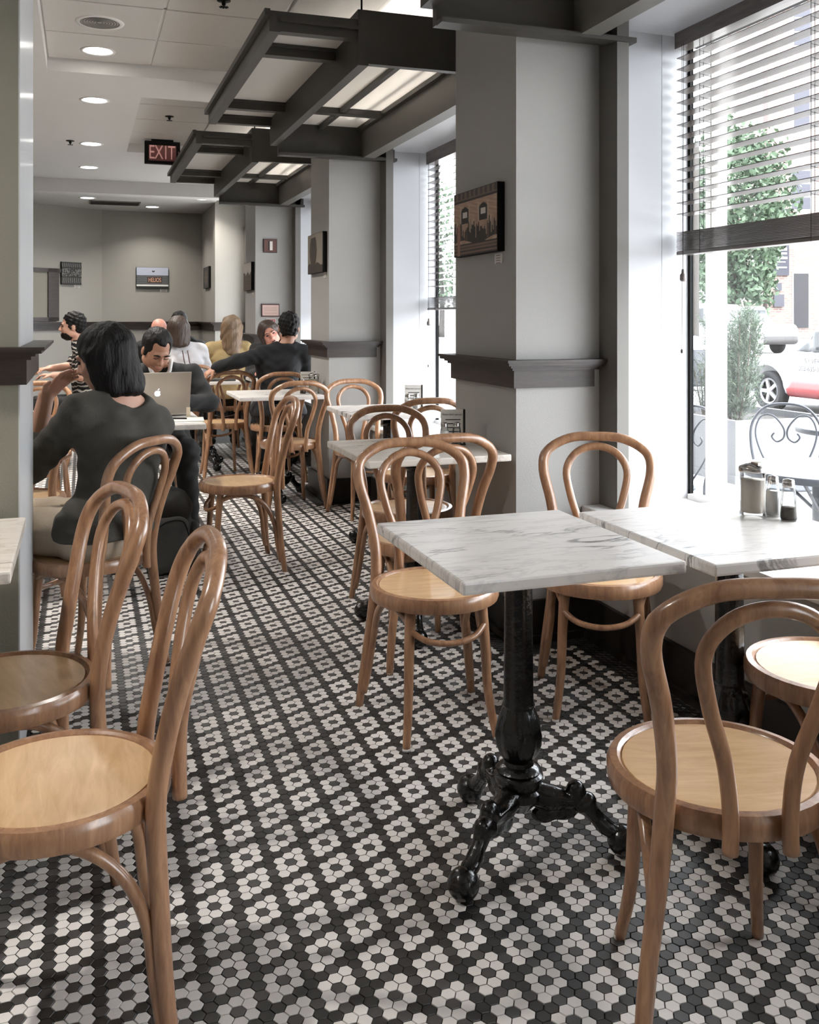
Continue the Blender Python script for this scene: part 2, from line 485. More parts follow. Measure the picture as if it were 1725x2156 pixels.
def frosted():
    m = bpy.data.materials.new('frosted_pane'); n, l, b = nodes_of(m)
    b.inputs['Base Color'].default_value = (*lin((226, 224, 220)), 1); b.inputs['Roughness'].default_value = 0.35
    out = n['Material Output']; mx = n.new('ShaderNodeMixShader'); tl = n.new('ShaderNodeBsdfTranslucent'); tl.inputs['Color'].default_value = (*lin((236, 234, 230)), 1)
    mx.inputs[0].default_value = 0.55
    l.new(b.outputs[0], mx.inputs[1]); l.new(tl.outputs[0], mx.inputs[2]); l.new(mx.outputs[0], out.inputs[0])
    return m
M_FROST = frosted()

XW = 1.64                                   # aisle face of the window wall piers
PIERS = [(0.40, 1.05), (3.451, 4.10), (6.498, 7.054), (9.50, 10.115), (12.56, 14.0)]
XG = 2.445                                  # window glass plane
XP = 1.96                                   # parapet face below the sills

def struct(o): o['kind'] = 'structure'; return o
def sbox(name, a, b, m, parent=None, bev=0.0):
    o = MB().box(a, b, bev=bev).build(name, m, parent)
    if parent is None: o['kind'] = 'structure'
    return o

# ------------------------------------------------------------------ floor with hexagonal mosaic
floor = sbox('floor', (-3.0, -2.6, -0.12), (2.55, 14.2, -0.0035), M_GROUT)
PIT = 0.02808                               # tile pitch
ca = np.array([math.cos(math.pi / 6), -0.5]) * PIT
cb = np.array([math.cos(math.pi / 6), 0.5]) * PIT
cc = np.array([0.0, 1.0]) * PIT
ORG = np.array([0.2122, 1.5471]) * H        # the centre of one flower
def tile_kind(i, j):
    i %= 4; j %= 4                          # a flower is a 3 x 3 rhombus of white tiles with a dark heart
    if i < 3 and j < 3: return 1 if (i == 1 and j == 1) else 0
    return 1 if (i, j) in ((1, 3), (3, 1)) else 2
R_T = PIT / math.sqrt(3) - 0.0011
hexv = [(math.cos(k * math.pi / 3), math.sin(k * math.pi / 3)) for k in range(6)]
tile_loc = [(x * (R_T - 0.0007), y * (R_T - 0.0007), 0.0) for x, y in hexv] + [(x * R_T, y * R_T, -0.0008) for x, y in hexv] + [(x * R_T, y * R_T, -0.0045) for x, y in hexv]
NI = 700
gi, gj = np.meshgrid(np.arange(-NI, NI), np.arange(-NI, NI), indexing='ij')
pos = ORG + (gi[..., None] - 1) * cb + (gj[..., None] - 1) * cc
px, py = pos[..., 0], pos[..., 1]
keep = (px > -1.5) & (px < 1.945) & (py > 0.75) & (py < 9.9)
for y0, y1 in PIERS: keep &= ~((px > XW - 0.03) & (py > y0 - 0.03) & (py < y1 + 0.03))
keep &= ~((px < -0.15) & (py > 2.83) & (py < 3.62) & (px > -0.95))
sel = np.argwhere(keep)
T = []
for a, b in sel:
    x, y = float(px[a, b]), float(py[a, b]); k = tile_kind(int(gi[a, b]), int(gj[a, b]))
    if x > 1.85: k = 2
    for y0, y1 in PIERS:
        if x > XW - 0.11 and y0 - 0.12 < y < y1 + 0.11: k = 2
    D = x * sT + y * cT; X = x * cT - y * sT
    u = 862.5 + F * X / D; v = V0 + F * H / D
    T.append((x, y, k, D, -20 < u < 1745 and v < 2175))
T.sort(key=lambda t: (not t[4], t[3]))
tmats = [M_TW, M_TG, M_TB]
top_f = [tuple(range(6))] + [(k, k + 6, (k + 1) % 6 + 6, (k + 1) % 6) for k in range(6)] + [(k + 6, k + 12, (k + 1) % 6 + 12, (k + 1) % 6 + 6) for k in range(6)]
tile_me = []
for k, nm in enumerate(('white', 'charcoal', 'black')):
    me = bpy.data.meshes.new('tile_' + nm); me.from_pydata(tile_loc, [], top_f); me.update(); me.materials.append(tmats[k]); tile_me.append(me)
for t in T[:300]:
    obj_from('tile', tile_me[t[2]], floor, (t[0], t[1], 0.0))
rest = T[300:]
n = len(rest)
base_v = np.array(tile_loc[:12])
C = np.array([(t[0], t[1], 0.0) for t in rest]); rng = np.random.default_rng(3)
C[:, 2] = rng.uniform(-0.0003, 0.0003, n)
V = (C[:, None, :] + base_v[None]).reshape(-1, 3)
me = bpy.data.meshes.new('floor_mosaic')
me.vertices.add(len(V)); me.vertices.foreach_set('co', V.astype(np.float32).ravel())
q = np.array([(k, k + 6, (k + 1) % 6 + 6, (k + 1) % 6) for k in range(6)])
loops = np.concatenate([np.arange(6), q.ravel()])
L = (np.arange(n)[:, None] * 12 + loops[None]).ravel()
me.loops.add(len(L)); me.loops.foreach_set('vertex_index', L.astype(np.int32))
me.polygons.add(n * 7)
st = np.array([0, 6, 10, 14, 18, 22, 26]); me.polygons.foreach_set('loop_start', (np.arange(n)[:, None] * 30 + st[None]).ravel().astype(np.int32))
me.polygons.foreach_set('loop_total', np.tile([6, 4, 4, 4, 4, 4, 4], n).astype(np.int32))
for m_ in tmats: me.materials.append(m_)
me.polygons.foreach_set('material_index', np.repeat([t[2] for t in rest], 7).astype(np.int32))
me.polygons.foreach_set('use_smooth', np.zeros(n * 7, bool))
me.update(calc_edges=True)
mos = obj_from('floor_mosaic', me, floor); mos['kind'] = 'stuff'

# ------------------------------------------------------------------ window wall: piers, parapets, sills, windows
def rail(parent, x0, x1, y0, y1, zb, zt, name='dado_rail'):
    """moulded rail wrapped round a pier (frieze board and stepped cap)"""
    b = MB()
    hh = zt - zb
    b.box((x0 - 0.018, y0 - 0.018, zb), (x1, y1 + 0.018, zb + hh * 0.66))
    for e, za, zc in ((0.030, 0.62, 0.72), (0.042, 0.72, 0.80), (0.058, 0.80, 0.90), (0.066, 0.90, 1.0)):
        b.box((x0 - e, y0 - e, zb + hh * za), (x1 + e * 0.5, y1 + e, zb + hh * zc))
    return b.build(name, M_DARKTRIM, parent)

for i, (y0, y1) in enumerate(PIERS):
    p = sbox('pillar', (XW, y0, 0), (2.462, y1, 2.95), M_WALL if i < 4 else M_WALLB)
    if i < 4: rail(p, XW, 1.985, y0, y1, 1.017, 1.130)
    else: rail(p, XW, 1.985, y0, y1, 1.125, 1.235)
    sbox('baseboard', (XW - 0.018, y0 - 0.018, 0), (XP, y1 + 0.018, 0.165), M_BASE, p)
    sbox('baseboard_shoe', (XW - 0.034, y0 - 0.034, 0), (XP, y1 + 0.034, 0.028), M_BASE, p)
    # dark post and pale reveal panels towards the glass, on both sides of the pier
    for yy, sgn in ((y0, -1), (y1, 1)):
        sbox('corner_post', (2.017, min(yy, yy + sgn * 0.14), 0.53), (2.070, max(yy, yy + sgn * 0.14), 2.49), M_POST, p)
        sbox('reveal_panel', (2.070, min(yy, yy + sgn * 0.012), 0.53), (2.309, max(yy, yy + sgn * 0.012), 2.49), M_REVEAL, p)
        sbox('reveal_panel', (2.311, min(yy, yy + sgn * 0.012), 0.53), (XG, max(yy, yy + sgn * 0.012), 2.49), M_REVEAL, p)

BAYS = [(-2.6, 0.40)] + [(PIERS[i][1], PIERS[i + 1][0]) for i in range(4)]
for i, (y0, y1) in enumerate(BAYS):
    w = empty('window_%d' % i, (0, 0, 0), kind='structure')
    sbox('parapet', (XP, y0, 0), (2.55, y1, 0.50), M_WALL, w)
    sbox('sill', (XP - 0.025, y0, 0.50), (2.55, y1, 0.53), M_SILL, w, bev=0.006)
    sbox('baseboard', (XP - 0.018, y0 + 0.02, 0), (XP, y1 - 0.02, 0.165), M_BASE, w)
    sbox('baseboard_shoe', (XP - 0.034, y0 + 0.02, 0), (XP - 0.018, y1 - 0.02, 0.028), M_BASE, w)
    sbox('soffit', (2.07, y0, 2.49), (2.55, y1, 2.95), M_REVEAL, w)
    sbox('frame_jamb', (XG - 0.006, y1 - 0.030, 0.53), (XG + 0.010, y1 - 0.013, 2.49), M_BLACKMETAL, w)
    sbox('frame_jamb', (XG - 0.006, y0 + 0.013, 0.53), (XG + 0.010, y0 + 0.030, 2.49), M_BLACKMETAL, w)
    sbox('frame_rail', (XG - 0.02, y0 + 0.03, 0.53), (XG + 0.028, y1 - 0.03, 0.552), M_SILL, w)
    sbox('frame_rail', (XG - 0.02, y0 + 0.03, 2.44), (XG + 0.028, y1 - 0.03, 2.49), M_BLACKMETAL, w)
    sbox('pane', (XG, y0 + 0.03, 0.552), (XG + 0.006, y1 - 0.03, 2.44), M_GLASS, w)
    sbox('outer_mullion', (2.625, y1 + 0.06, -0.2), (2.695, y1 + 0.12, 3.2), M_SILL, w)

# ------------------------------------------------------------------ other walls
sbox('wall_left', (-3.1, -2.6, 0), (-3.0, 14.2, 2.95), M_WALLB)
sbox('wall_back', (0.26, 14.0, 0), (1.66, 14.1, 2.95), M_WALLB)
wa = Vector((0.26, 14.0, 0)); wb = Vector((-3.0, 11.70, 0))
ang = math.atan2(wb.y - wa.y, wb.x - wa.x); Lw = (wb - wa).length
Mw = Matrix.Translation(wa) @ Matrix.Rotation(ang, 4, 'Z')
wl_ = struct(MB().box((0, -0.1, 0), (Lw, 0, 2.95), Mw).build('wall_angled', M_WALLB))
for nm, par_M, Lr in (('trim_1', Mw, Lw),):
    t = MB().box((0, 0, 1.125), (Lr, 0.018, 1.20), par_M).box((0, 0, 1.20), (Lr, 0.045, 1.225), par_M).box((0, 0, 1.225), (Lr, 0.06, 1.237), par_M).build(nm, M_DARKTRIM); struct(t)
t = MB().box((0.26, 13.982, 1.125), (XW, 14.0, 1.20)).box((0.26, 13.955, 1.20), (XW, 14.0, 1.225)).box((0.26, 13.94, 1.225), (XW, 14.0, 1.237)).build('trim_2', M_DARKTRIM); struct(t)
sbox('wall_front', (-3.0, -2.7, 0), (2.55, -2.6, 2.95), M_WALL)

# left pillar beside the aisle
LX, LY0, LY1 = -0.164, 2.85, 3.60
lp = sbox('pillar', (-0.90, LY0, 0), (LX - 0.004, LY1, 2.95), M_OLIVE)
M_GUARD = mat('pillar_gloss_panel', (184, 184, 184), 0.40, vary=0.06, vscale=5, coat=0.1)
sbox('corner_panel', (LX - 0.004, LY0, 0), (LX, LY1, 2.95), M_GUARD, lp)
b = MB()
for e0, z0, z1 in ((0.018, 1.113, 1.185), (0.030, 1.182, 1.192), (0.042, 1.192, 1.200), (0.058, 1.200, 1.209), (0.066, 1.209, 1.218)):
    b.box((-0.90, LY0 - e0, z0), (LX + e0, LY1 + e0, z1))
b.build('dado_rail', M_DARKTRIM, lp)

# ------------------------------------------------------------------ ceiling
ceil = sbox('ceiling', (-3.1, -2.7, 2.95), (2.6, 14.2, 3.10), M_COVE)
ZS, ZT = 2.84, 2.92
for a, bb in (((-3.0, -2.6), (-0.207, 11.2)), ((-0.207, 6.33), (1.49, 6.90)), ((-0.207, 6.90), (0.39, 9.22)), ((-0.207, 9.22), (1.49, 11.2))):
    sbox('soffit', (*a, ZS), (*bb, 2.95), M_CEIL, ceil)
sbox('header_beam', (-3.0, 11.2, 2.69), (XW, 11.42, 2.95), M_CEIL, ceil)
sbox('rear_ceiling', (-3.0, 11.42, 2.80), (XW, 14.0, 2.95), M_CEIL, ceil)
def ctiles(x_edges, y_edges):
    for xa, xb in zip(x_edges, x_edges[1:]):
        for ya, yb in zip(y_edges, y_edges[1:]):
            sbox('ceiling_tile', (xa + 0.006, ya + 0.006, ZT), (xb - 0.006, yb - 0.006, 2.948), M_CTILE, ceil, bev=0.006)
    for xa in x_edges: sbox('ceiling_grid_bar', (xa - 0.009, y_edges[0], ZT + 0.006), (xa + 0.009, y_edges[-1], 2.95), M_CEIL, ceil)
    for ya in y_edges: sbox('ceiling_grid_bar', (x_edges[0], ya - 0.009, ZT + 0.006), (x_edges[-1], ya + 0.009, 2.95), M_CEIL, ceil)
ctiles([-0.207, 0.412, 1.03, 1.49], [6.33 - 0.588 * k for k in range(13)][::-1])
ctiles([0.39, 1.0, 1.49], [6.90, 7.48, 8.06, 8.64, 9.22])

# ------------------------------------------------------------------ slatted canopies hung over the window tables
def canopy(y0, y1, label):
    e = empty('window_canopy', (0, y0, 0), 0, label, 'canopy', 'dark canopies along the windows')
    Ly = y1 - y0
    def bx(nm, a, b, m=M_CANOPY): return MB().box(a, b).build(nm, m, e)
    zo0, zo1 = 2.595, 2.690          # outer frame
    bx('outer_beam', (0.800, 0, zo0), (0.850, Ly, zo1))
    bx('outer_lip', (0.775, -0.025, zo1 - 0.03), (0.800, Ly + 0.02, zo1))
    for yy, w in ((0.0, 0.055), (0.40, 0.06), (Ly - 0.52, 0.06), (Ly - 0.055, 0.055)):
        bx('cross_beam', (0.850, yy, zo0 + 0.004), (1.215, yy + w, zo1))
        bx('cross_ledge', (0.850, yy - 0.018, zo0 + 0.045), (1.215, yy + w + 0.018, zo0 + 0.06))
    for ya, yb in ((0.055, 0.40), (0.46, Ly - 0.52), (Ly - 0.46, Ly - 0.055)):
        bx('frosted_pane', (0.851, ya, zo0 + 0.061), (1.214, yb, zo0 + 0.067), M_FROST)
    # deeper inner box
    zi0, zi1 = 2.475, 2.735
    bx('middle_beam', (1.215, -0.01, zi0), (1.265, Ly, zi1))
    bx('end_board', (1.265, -0.01, zi0 + 0.01), (2.10, 0.03, zi1))
    bx('end_board', (1.265, Ly - 0.04, zi0 - 0.07), (2.10, Ly, zi1))
    bx('end_lip', (1.265, Ly - 0.10, zi0 - 0.075), (2.10, Ly - 0.04, zi0 - 0.055))
    bx('end_lip', (1.265, 0.03, zi0 + 0.02), (1.86, 0.07, zi0 + 0.04))
    bx('wall_beam', (1.850, 0.03, 2.412), (1.935, Ly - 0.04, 2.70), M_POST)
    bx('wall_fascia', (1.935, 0.03, 2.50), (2.100, Ly - 0.04, 2.80))
    zb = 2.640
    for xx in (1.265, 1.820): bx('pane_bar', (xx, 0.03, zb - 0.04), (xx + 0.03, Ly - 0.04, zb))
    bx('pane_bar', (1.545, 0.30, zb - 0.04), (1.575, Ly - 0.04, zb))
    for yy in (0.22, Ly - 0.62): bx('cross_bar', (1.295, yy, zb - 0.05), (1.82, yy + 0.07, zb))
    for xa, xb in ((1.295, 1.545), (1.575, 1.82)):
        for ya, yb in ((0.29, Ly - 0.62), (Ly - 0.55, Ly - 0.05)):
            bx('frosted_pane', (xa, ya, zb - 0.012), (xb, yb, zb - 0.006), M_FROST)
    for xx, yy in ((1.24, 0.02), (1.24, Ly - 0.15)):
        MB().tube([(xx, yy, 2.69), (xx, yy, 2.93)], 0.005, 6).build('hanging_rod', M_BLACKMETAL, e)
    return e
canopy(1.22, 3.40, 'dark canopy frame over the window table with sugar jar')
canopy(4.27, 6.46, 'dark canopy frame with frosted panes between the two pillars')
canopy(7.20, 9.40, 'dark canopy frame with frosted panes beyond the second pillar')
# lamp tubes lying on top of the canopies light the cove and the frosted panes
M_TUBE = mat_emit('lamp_tube', (255, 250, 244), 14.0)
for yc, nm in ((2.31, 'over the sugar jar table'), (5.36, 'between the two pillars'), (8.3, 'beyond the second pillar')):
    t = empty('tube_lamp', (1.74, yc, 2.66), 0, 'white tube lamp resting on top of the canopy ' + nm, 'lamp', 'lamps above the canopies')
    MB().box((-0.012, -0.85, 0.0), (0.012, 0.85, 0.026)).build('tray', M_SILL, t)
    MB().tube([(0, -0.8, 0.045), (0, 0.8, 0.045)], 0.018, 10).build('tube', M_TUBE, t, True)

# ------------------------------------------------------------------ wooden blinds
M_SLAT = mat_wood('blind_slat_wood', (84, 76, 72), (116, 108, 104), 0.32, 0.4, (20, 2, 20))
M_CORD = mat('blind_cord', (40, 37, 34), 0.8)
def blind(y0, y1, z_top, z_first, z_stack_top, z_stack_bot, label, xc=2.385):
    e = empty('wood_blind', (xc, y0, 0), 0, label, 'blind', 'wood blinds in the windows')
    Lb = y1 - y0
    MB().box((-0.035, 0, z_first + 0.04), (0.03, Lb, z_top)).build('head_rail', M_SLAT, e)
    sm = MB().box((-0.025, 0, -0.0014), (0.025, Lb, 0.0014)).build('slat', M_SLAT, e); sme = sm.data
    nsl = int(round((z_first - z_stack_top) / 0.0467))
    tilt = math.radians(6)
    sm.location = (0, 0, z_first); sm.rotation_euler = (0, tilt, 0)
    for k in range(1, nsl): obj_from('slat', sme, e, (0, 0, z_first - k * 0.0467), (0, tilt, 0))
    m = max(6, int((z_stack_top - z_stack_bot - 0.016) / 0.0056))
    for k in range(m):
        obj_from('slat', sme, e, (random.Random(k).uniform(-0.0015, 0.0015), 0, z_stack_bot + 0.016 + k * 0.0056))
    MB().box((-0.027, 0, z_stack_bot), (0.027, Lb, z_stack_bot + 0.014), bev=0.003).build('bottom_rail', M_SLAT, e)
    for yy in (Lb - 0.16, Lb - 0.78, Lb - 1.40, 0.16):
        if yy < 0.1: continue
        c = MB()
        for dx in (-0.027, 0.027): c.tube([(dx, yy, z_stack_bot), (dx, yy, z_first + 0.05)], 0.0011, 5)
        c.tube([(0, yy + 0.012, z_stack_bot), (0, yy + 0.012, z_first + 0.05)], 0.0011, 5)
        for k in range(nsl): c.tube([(-0.027, yy, z_first - k * 0.0467 - 0.006), (0.027, yy, z_first - k * 0.0467 - 0.012)], 0.0008, 4)
        c.build('ladder_cord', M_CORD, e)
    # pull cord with tassel at the far end
    c = MB(); zt = z_stack_bot - 0.09
    for dy in (0.0, 0.012): c.tube([(-0.04, Lb - 0.07 + dy, z_first + 0.05), (-0.04, Lb - 0.066, zt)], 0.0011, 5)
    c.build('pull_cord', M_CORD, e)
    MB().lathe([(0.0, 0.03), (0.006, 0.028), (0.007, 0.012), (0.013, 0.006), (0.014, -0.014), (0.010, -0.022), (0.0, -0.023)], 12, Matrix.Translation((-0.04, Lb - 0.066, zt))).build('tassel', M_SLAT, e, True)
    MB().tube([(-0.04, Lb - 0.060, zt - 0.02), (-0.042, Lb - 0.060, zt - 0.30)], 0.0010, 5).build('cord_tail', M_CORD, e)
    MB().lathe([(0.0, 0.0), (0.004, -0.004), (0.005, -0.016), (0.0, -0.02)], 8, Matrix.Translation((-0.042, Lb - 0.060, zt - 0.30))).build('cord_end', M_CORD, e)
    return e
blind(1.13, 3.405, 2.525, 2.383, 1.665, 1.560, 'dark wood blind raised above the sugar jar table, with tassel cord')
blind(4.16, 6.45, 2.50, 2.36, 1.450, 1.352, 'dark wood blind in the window between the two pillars')
blind(7.11, 9.45, 2.50, 2.36, 1.450, 1.352, 'dark wood blind in the window beyond the second pillar')
# ------------------------------------------------------------------ bentwood cafe chairs
M_BENT = mat_wood('bentwood', (126, 88, 64), (178, 136, 102), 0.30, 0.45, (16, 16, 2.4))
M_SEATP = mat_wood('seat_plywood', (188, 150, 106), (218, 182, 140), 0.30, 0.35, (2.2, 12, 4))
M_GLIDE = mat('glide_white', (205, 202, 196), 0.5)
def chair_proto():
    e = empty('bentwood_chair')
    ring = [(0.178, 0.405), (0.203, 0.405), (0.207, 0.415), (0.207, 0.437), (0.201, 0.448), (0.187, 0.450), (0.183, 0.446), (0.178, 0.441)]
    smooth_by_angle(MB().lathe(ring + [ring[0]], 44, cap=False).build('seat', M_BENT, e), 50)
    pan = [(0.178, 0.425), (0.1795, 0.440), (0.177, 0.4445), (0.165, 0.4445), (0.12, 0.4415), (0.0, 0.440)]
    smooth_by_angle(MB().lathe([(0.0, 0.425)] + pan, 40, cap=False).build('seat_panel', M_SEATP, e), 50)
    half = [(0.200, -0.198, 0.0), (0.186, -0.182, 0.13), (0.163, -0.172, 0.30), (0.150, -0.168, 0.43), (0.148, -0.182, 0.53), (0.165, -0.206, 0.64), (0.191, -0.236, 0.745), (0.178, -0.262, 0.810), (0.100, -0.284, 0.855), (0, -0.290, 0.863)]
    full = half + [(-x, y, z) for x, y, z in half[-2::-1]]
    pts = catmull(full, 5)
    rad = [0.0135 + 0.0050 * min(1.0, p.z / 0.38) - (0.0012 if p.z > 0.8 else 0) for p in pts]
    MB().tube(pts, rad, 12).build('back_frame', M_BENT, e, True)
    h2 = [(0.052, -0.219, 0.395), (0.051, -0.218, 0.46), (0.062, -0.220, 0.55), (0.094, -0.236, 0.655), (0.108, -0.256, 0.745), (0.070, -0.275, 0.806), (0, -0.284, 0.828)]
    f2 = h2 + [(-x, y, z) for x, y, z in h2[-2::-1]]
    MB().tube(catmull(f2, 5), 0.0140, 10).build('inner_hoop', M_BENT, e, True)
    for s in (-1, 1):
        pts = catmull([(s * 0.116, 0.116, 0.415), (s * 0.124, 0.128, 0.28), (s * 0.130, 0.140, 0.13), (s * 0.146, 0.172, 0.0)], 5)
        MB().tube(pts, [0.0178 - 0.0055 * (1 - p.z / 0.42) for p in pts], 12).build('leg', M_BENT, e, True)
        pts = catmull([(s * 0.122, 0.124, 0.365), (s * 0.140, 0.06, 0.392), (s * 0.152, -0.03, 0.388), (s * 0.160, -0.105, 0.335), (s * 0.162, -0.150, 0.245), (s * 0.174, -0.165, 0.14), (s * 0.188, -0.180, 0.05)], 5)
        MB().tube(pts, 0.0120, 8).build('brace', M_BENT, e, True)
    pts = catmull([(-0.122, 0.128, 0.345), (-0.075, 0.160, 0.318), (0, 0.172, 0.308), (0.075, 0.160, 0.318), (0.122, 0.128, 0.345)], 5)
    MB().tube(pts, 0.0100, 8).build('stretcher', M_BENT, e, True)
    for x, y in ((0.200, -0.198), (-0.200, -0.198), (0.146, 0.172), (-0.146, 0.172)):
        MB().lathe([(0.0125, 0.008), (0.0128, 0.0), (0.010, -0.0)], 10, Matrix.Translation((x, y, 0.0005))).build('glide', M_GLIDE, e, True)
    return e
CH = chair_proto()
R = math.radians
CHAIRS = [  # x, y, heading (0 = facing +y), label
    (-0.045, 1.885, 90, 'bentwood chair standing before the one at the olive pillar table, back to the aisle'),
    (-0.170, 2.420, 106, 'bentwood chair at the marble table beside the olive pillar'),
    (0.020, 3.660, 50, 'bentwood chair that the woman in the grey top sits on'),
    (0.775, 4.990, 92, 'empty bentwood chair standing alone at the end of the laptop table'),
    (1.360, 6.480, 3, 'bentwood chair drawn up to the table at the second pillar'),
    (1.090, 7.860, 6, 'bentwood chair with the suited man\'s arm over its back'),
    (1.470, 7.540, 0, 'bentwood chair carrying the man in the dark suit'),
    (1.757, 5.990, 182, 'bentwood chair standing against the second pillar by the window table'),
    (1.390, 4.060, 183, 'bentwood chair between the brown-veined table and the window bay table, facing the brown-veined one'),
    (1.750, 4.950, -4, 'bentwood chair with a sunlit seat drawn up to the window bay table'),
    (1.250, 3.495, 2, 'bentwood chair at the brown-veined table, back to back with the glossy-seated chair'),
    (1.070, 2.860, 178, 'bentwood chair with glossy seat half under the marble table\'s corner'),
    (1.650, 2.820, 152, 'bentwood chair standing against the pillar with the town picture'),
    (1.150, 1.530, -18, 'bentwood chair drawn up to the marble table with tripod foot'),
    (1.745, 1.870, 0, 'bentwood chair with a white glare on its seat beneath the sugar jar table'),
    (0.420, 6.150, 180, 'bentwood chair that the man with the laptop sits on'),
    (0.040, 8.900, 90, 'bentwood chair that the man in the striped shirt sits on'),
    (-0.440, 8.780, 255, 'bentwood chair that the striped-shirt man rests his hands on'),
    (-0.270, 6.450, 180, 'bentwood chair with empty hoop facing the woman\'s raised hand'),
    (-0.280, 4.900, 0, 'bentwood chair with reddish seat beyond the woman\'s knees'),
    (0.900, 8.900, 8, 'bentwood chair that the woman in the white striped blouse sits on'),
    (1.330, 9.340, 0, 'bentwood chair that the fair-haired woman in yellow sits on'),
    (0.700, 9.650, 0, 'bentwood chair that the bald man sits on'),
    (0.980, 10.20, 0, 'bentwood chair of the dark-haired sitter near the back wall'),
    (1.720, 8.980, 170, 'bentwood chair that the laughing woman sits on'),
]
for k, (x, y, deg, lab) in enumerate(CHAIRS):
    c = CH if k == 0 else copy_tree(CH)
    c.location = (x, y, 0); c.rotation_euler = (0, 0, R(deg))
    tag(c, lab, 'chair', 'bentwood cafe chairs')

# ------------------------------------------------------------------ marble tables on cast-iron tripods
M_MARBLE = mat_marble('marble_grey_vein', (224, 219, 214), (74, 72, 74), (176, 172, 170))
M_MARBLEB = mat_marble('marble_brown_vein', (220, 212, 202), (84, 68, 56), (160, 142, 124))
M_IRON = mat('cast_iron_black', (14, 13, 12), 0.22, 0.0, spec=0.6, vary=0.3, vscale=40, bump=0.18, bscale=70)
fl = Field(0.004, 0.016)
fl.cap((0.0, 0, 0.150), (0.075, 0, 0.132), 0.034, 0.028).cap((0.075, 0, 0.130), (0.14, 0, 0.132), 0.022, 0.022)
fl.ell((0.138, 0, 0.150), (0.024, 0.022, 0.026), k=0.006).ell((0.168, 0, 0.128), (0.019, 0.019, 0.019), k=0.006)
fl.ell((0.105, 0, 0.098), (0.036, 0.015, 0.020), k=0.012).ell((0.06, 0, 0.088), (0.03, 0.012, 0.02), k=0.01)
fl.cap((0.160, 0, 0.118), (0.205, 0, 0.070), 0.021, 0.016).cap((0.205, 0, 0.070), (0.238, 0, 0.050), 0.016, 0.021)
for s in (-1, 1):
    fl.cap((0.05, s * 0.022, 0.142), (0.125, s * 0.021, 0.140), 0.006, 0.006, k=0.004)
    fl.ell((0.150, s * 0.018, 0.118), (0.013, 0.010, 0.013), k=0.004).ell((0.222, s * 0.014, 0.062), (0.014, 0.008, 0.010), k=0.004)
LEG_ME = fl.mesh('table_leg', M_IRON)
fb = Field(0.004, 0.01); fb.ell((0.250, 0, 0.0365), (0.036, 0.036, 0.036)); FOOT_ME = fb.mesh('ball_foot', M_IRON)
COLP = [(0.026, 0.10), (0.058, 0.135), (0.058, 0.150), (0.050, 0.156), (0.055, 0.165), (0.060, 0.176), (0.060, 0.186), (0.052, 0.192), (0.056, 0.199), (0.050, 0.206), (0.038, 0.212),
        (0.036, 0.222), (0.046, 0.238), (0.055, 0.262), (0.057, 0.285), (0.052, 0.312), (0.043, 0.335), (0.038, 0.350), (0.040, 0.356), (0.037, 0.365), (0.036, 0.45), (0.034, 0.62), (0.034, 0.66), (0.042, 0.668), (0.042, 0.676), (0.036, 0.684), (0.05, 0.70), (0.085, 0.712), (0.085, 0.722)]
def column_mesh():
    seg = 48; vs, fs = [], []
    n = len(COLP)
    for i in range(seg):
        a = 2 * math.pi * i / seg
        for r, z in COLP:
            if 0.225 < z < 0.34: rr = r * (1 + 0.045 * math.cos(10 * a + 18 * (z - 0.22)))     # leafy bulb
            elif 0.37 < z < 0.66: rr = r * (1 + 0.03 * math.cos(8 * a))                          # fluted shaft
            else: rr = r
            vs.append((rr * math.cos(a), rr * math.sin(a), z))
    for i in range(seg):
        j = (i + 1) % seg
        for k in range(n - 1): fs.append((i * n + k, j * n + k, j * n + k + 1, i * n + k + 1))
    me = bpy.data.meshes.new('column'); me.from_pydata(vs, [], fs); me.polygons.foreach_set('use_smooth', [True] * len(me.polygons)); me.materials.append(M_IRON); me.update()
    return me
COL_ME = column_mesh()
_t = bpy.data.objects.new('column_tmp', COL_ME); smooth_by_angle(_t, 32); bpy.data.objects.remove(_t)
def table(x, y, w, d, rot, label, m=None):
    e = empty('marble_table', (x, y, 0), 0, label, 'table', 'marble tables on iron feet')
    o = MB().box((-w / 2, -d / 2, 0.727), (w / 2, d / 2, 0.755), bev=0.006).build('table_top', m or M_MARBLE, e)
    MB().box((-w * 0.3, -0.03, 0.718), (w * 0.3, 0.03, 0.727)).box((-0.03, -d * 0.3, 0.718), (0.03, d * 0.3, 0.727)).build('spider', M_IRON, e)
    obj_from('column', COL_ME, e)
    for k in range(3):
        a = R(rot + 120 * k)
        lg = obj_from('leg', LEG_ME, e, (0, 0, 0), (0, 0, a))
        obj_from('ball_foot', FOOT_ME, lg)
    return e
table(1.008, 2.108, 0.540, 0.606, -24.7, 'grey-veined marble table standing clear in the aisle on its tripod foot')
table(1.588, 2.060, 0.545, 0.606, 10, 'pale marble table carrying the sugar jar and shakers')
table(1.318, 3.760, 0.595, 0.640, 14.5, 'brown-veined marble table against the pillar with the town picture', M_MARBLEB)
table(1.720, 5.370, 0.600, 0.640, 80, 'pale marble table between the pillars, set in the window bay')
table(1.310, 6.790, 0.600, 0.640, 30, 'marble table against the second pillar with sugar jar at its end')
table(0.290, 5.270, 0.620, 0.680, 0, 'marble table with the open laptop and papers')
table(-0.360, 5.270, 0.600, 0.640, 10, 'marble table beside the laptop table, with yellow notebook')
table(-0.440, 2.500, 0.590, 0.590, 60, 'marble table corner in front of the olive pillar', M_MARBLEB)
table(1.715, 8.450, 0.600, 0.600, 20, 'marble table between the suited man and the laughing woman')
table(0.990, 8.340, 0.590, 0.460, 50, 'marble table behind the chair under the suited man\'s hand')

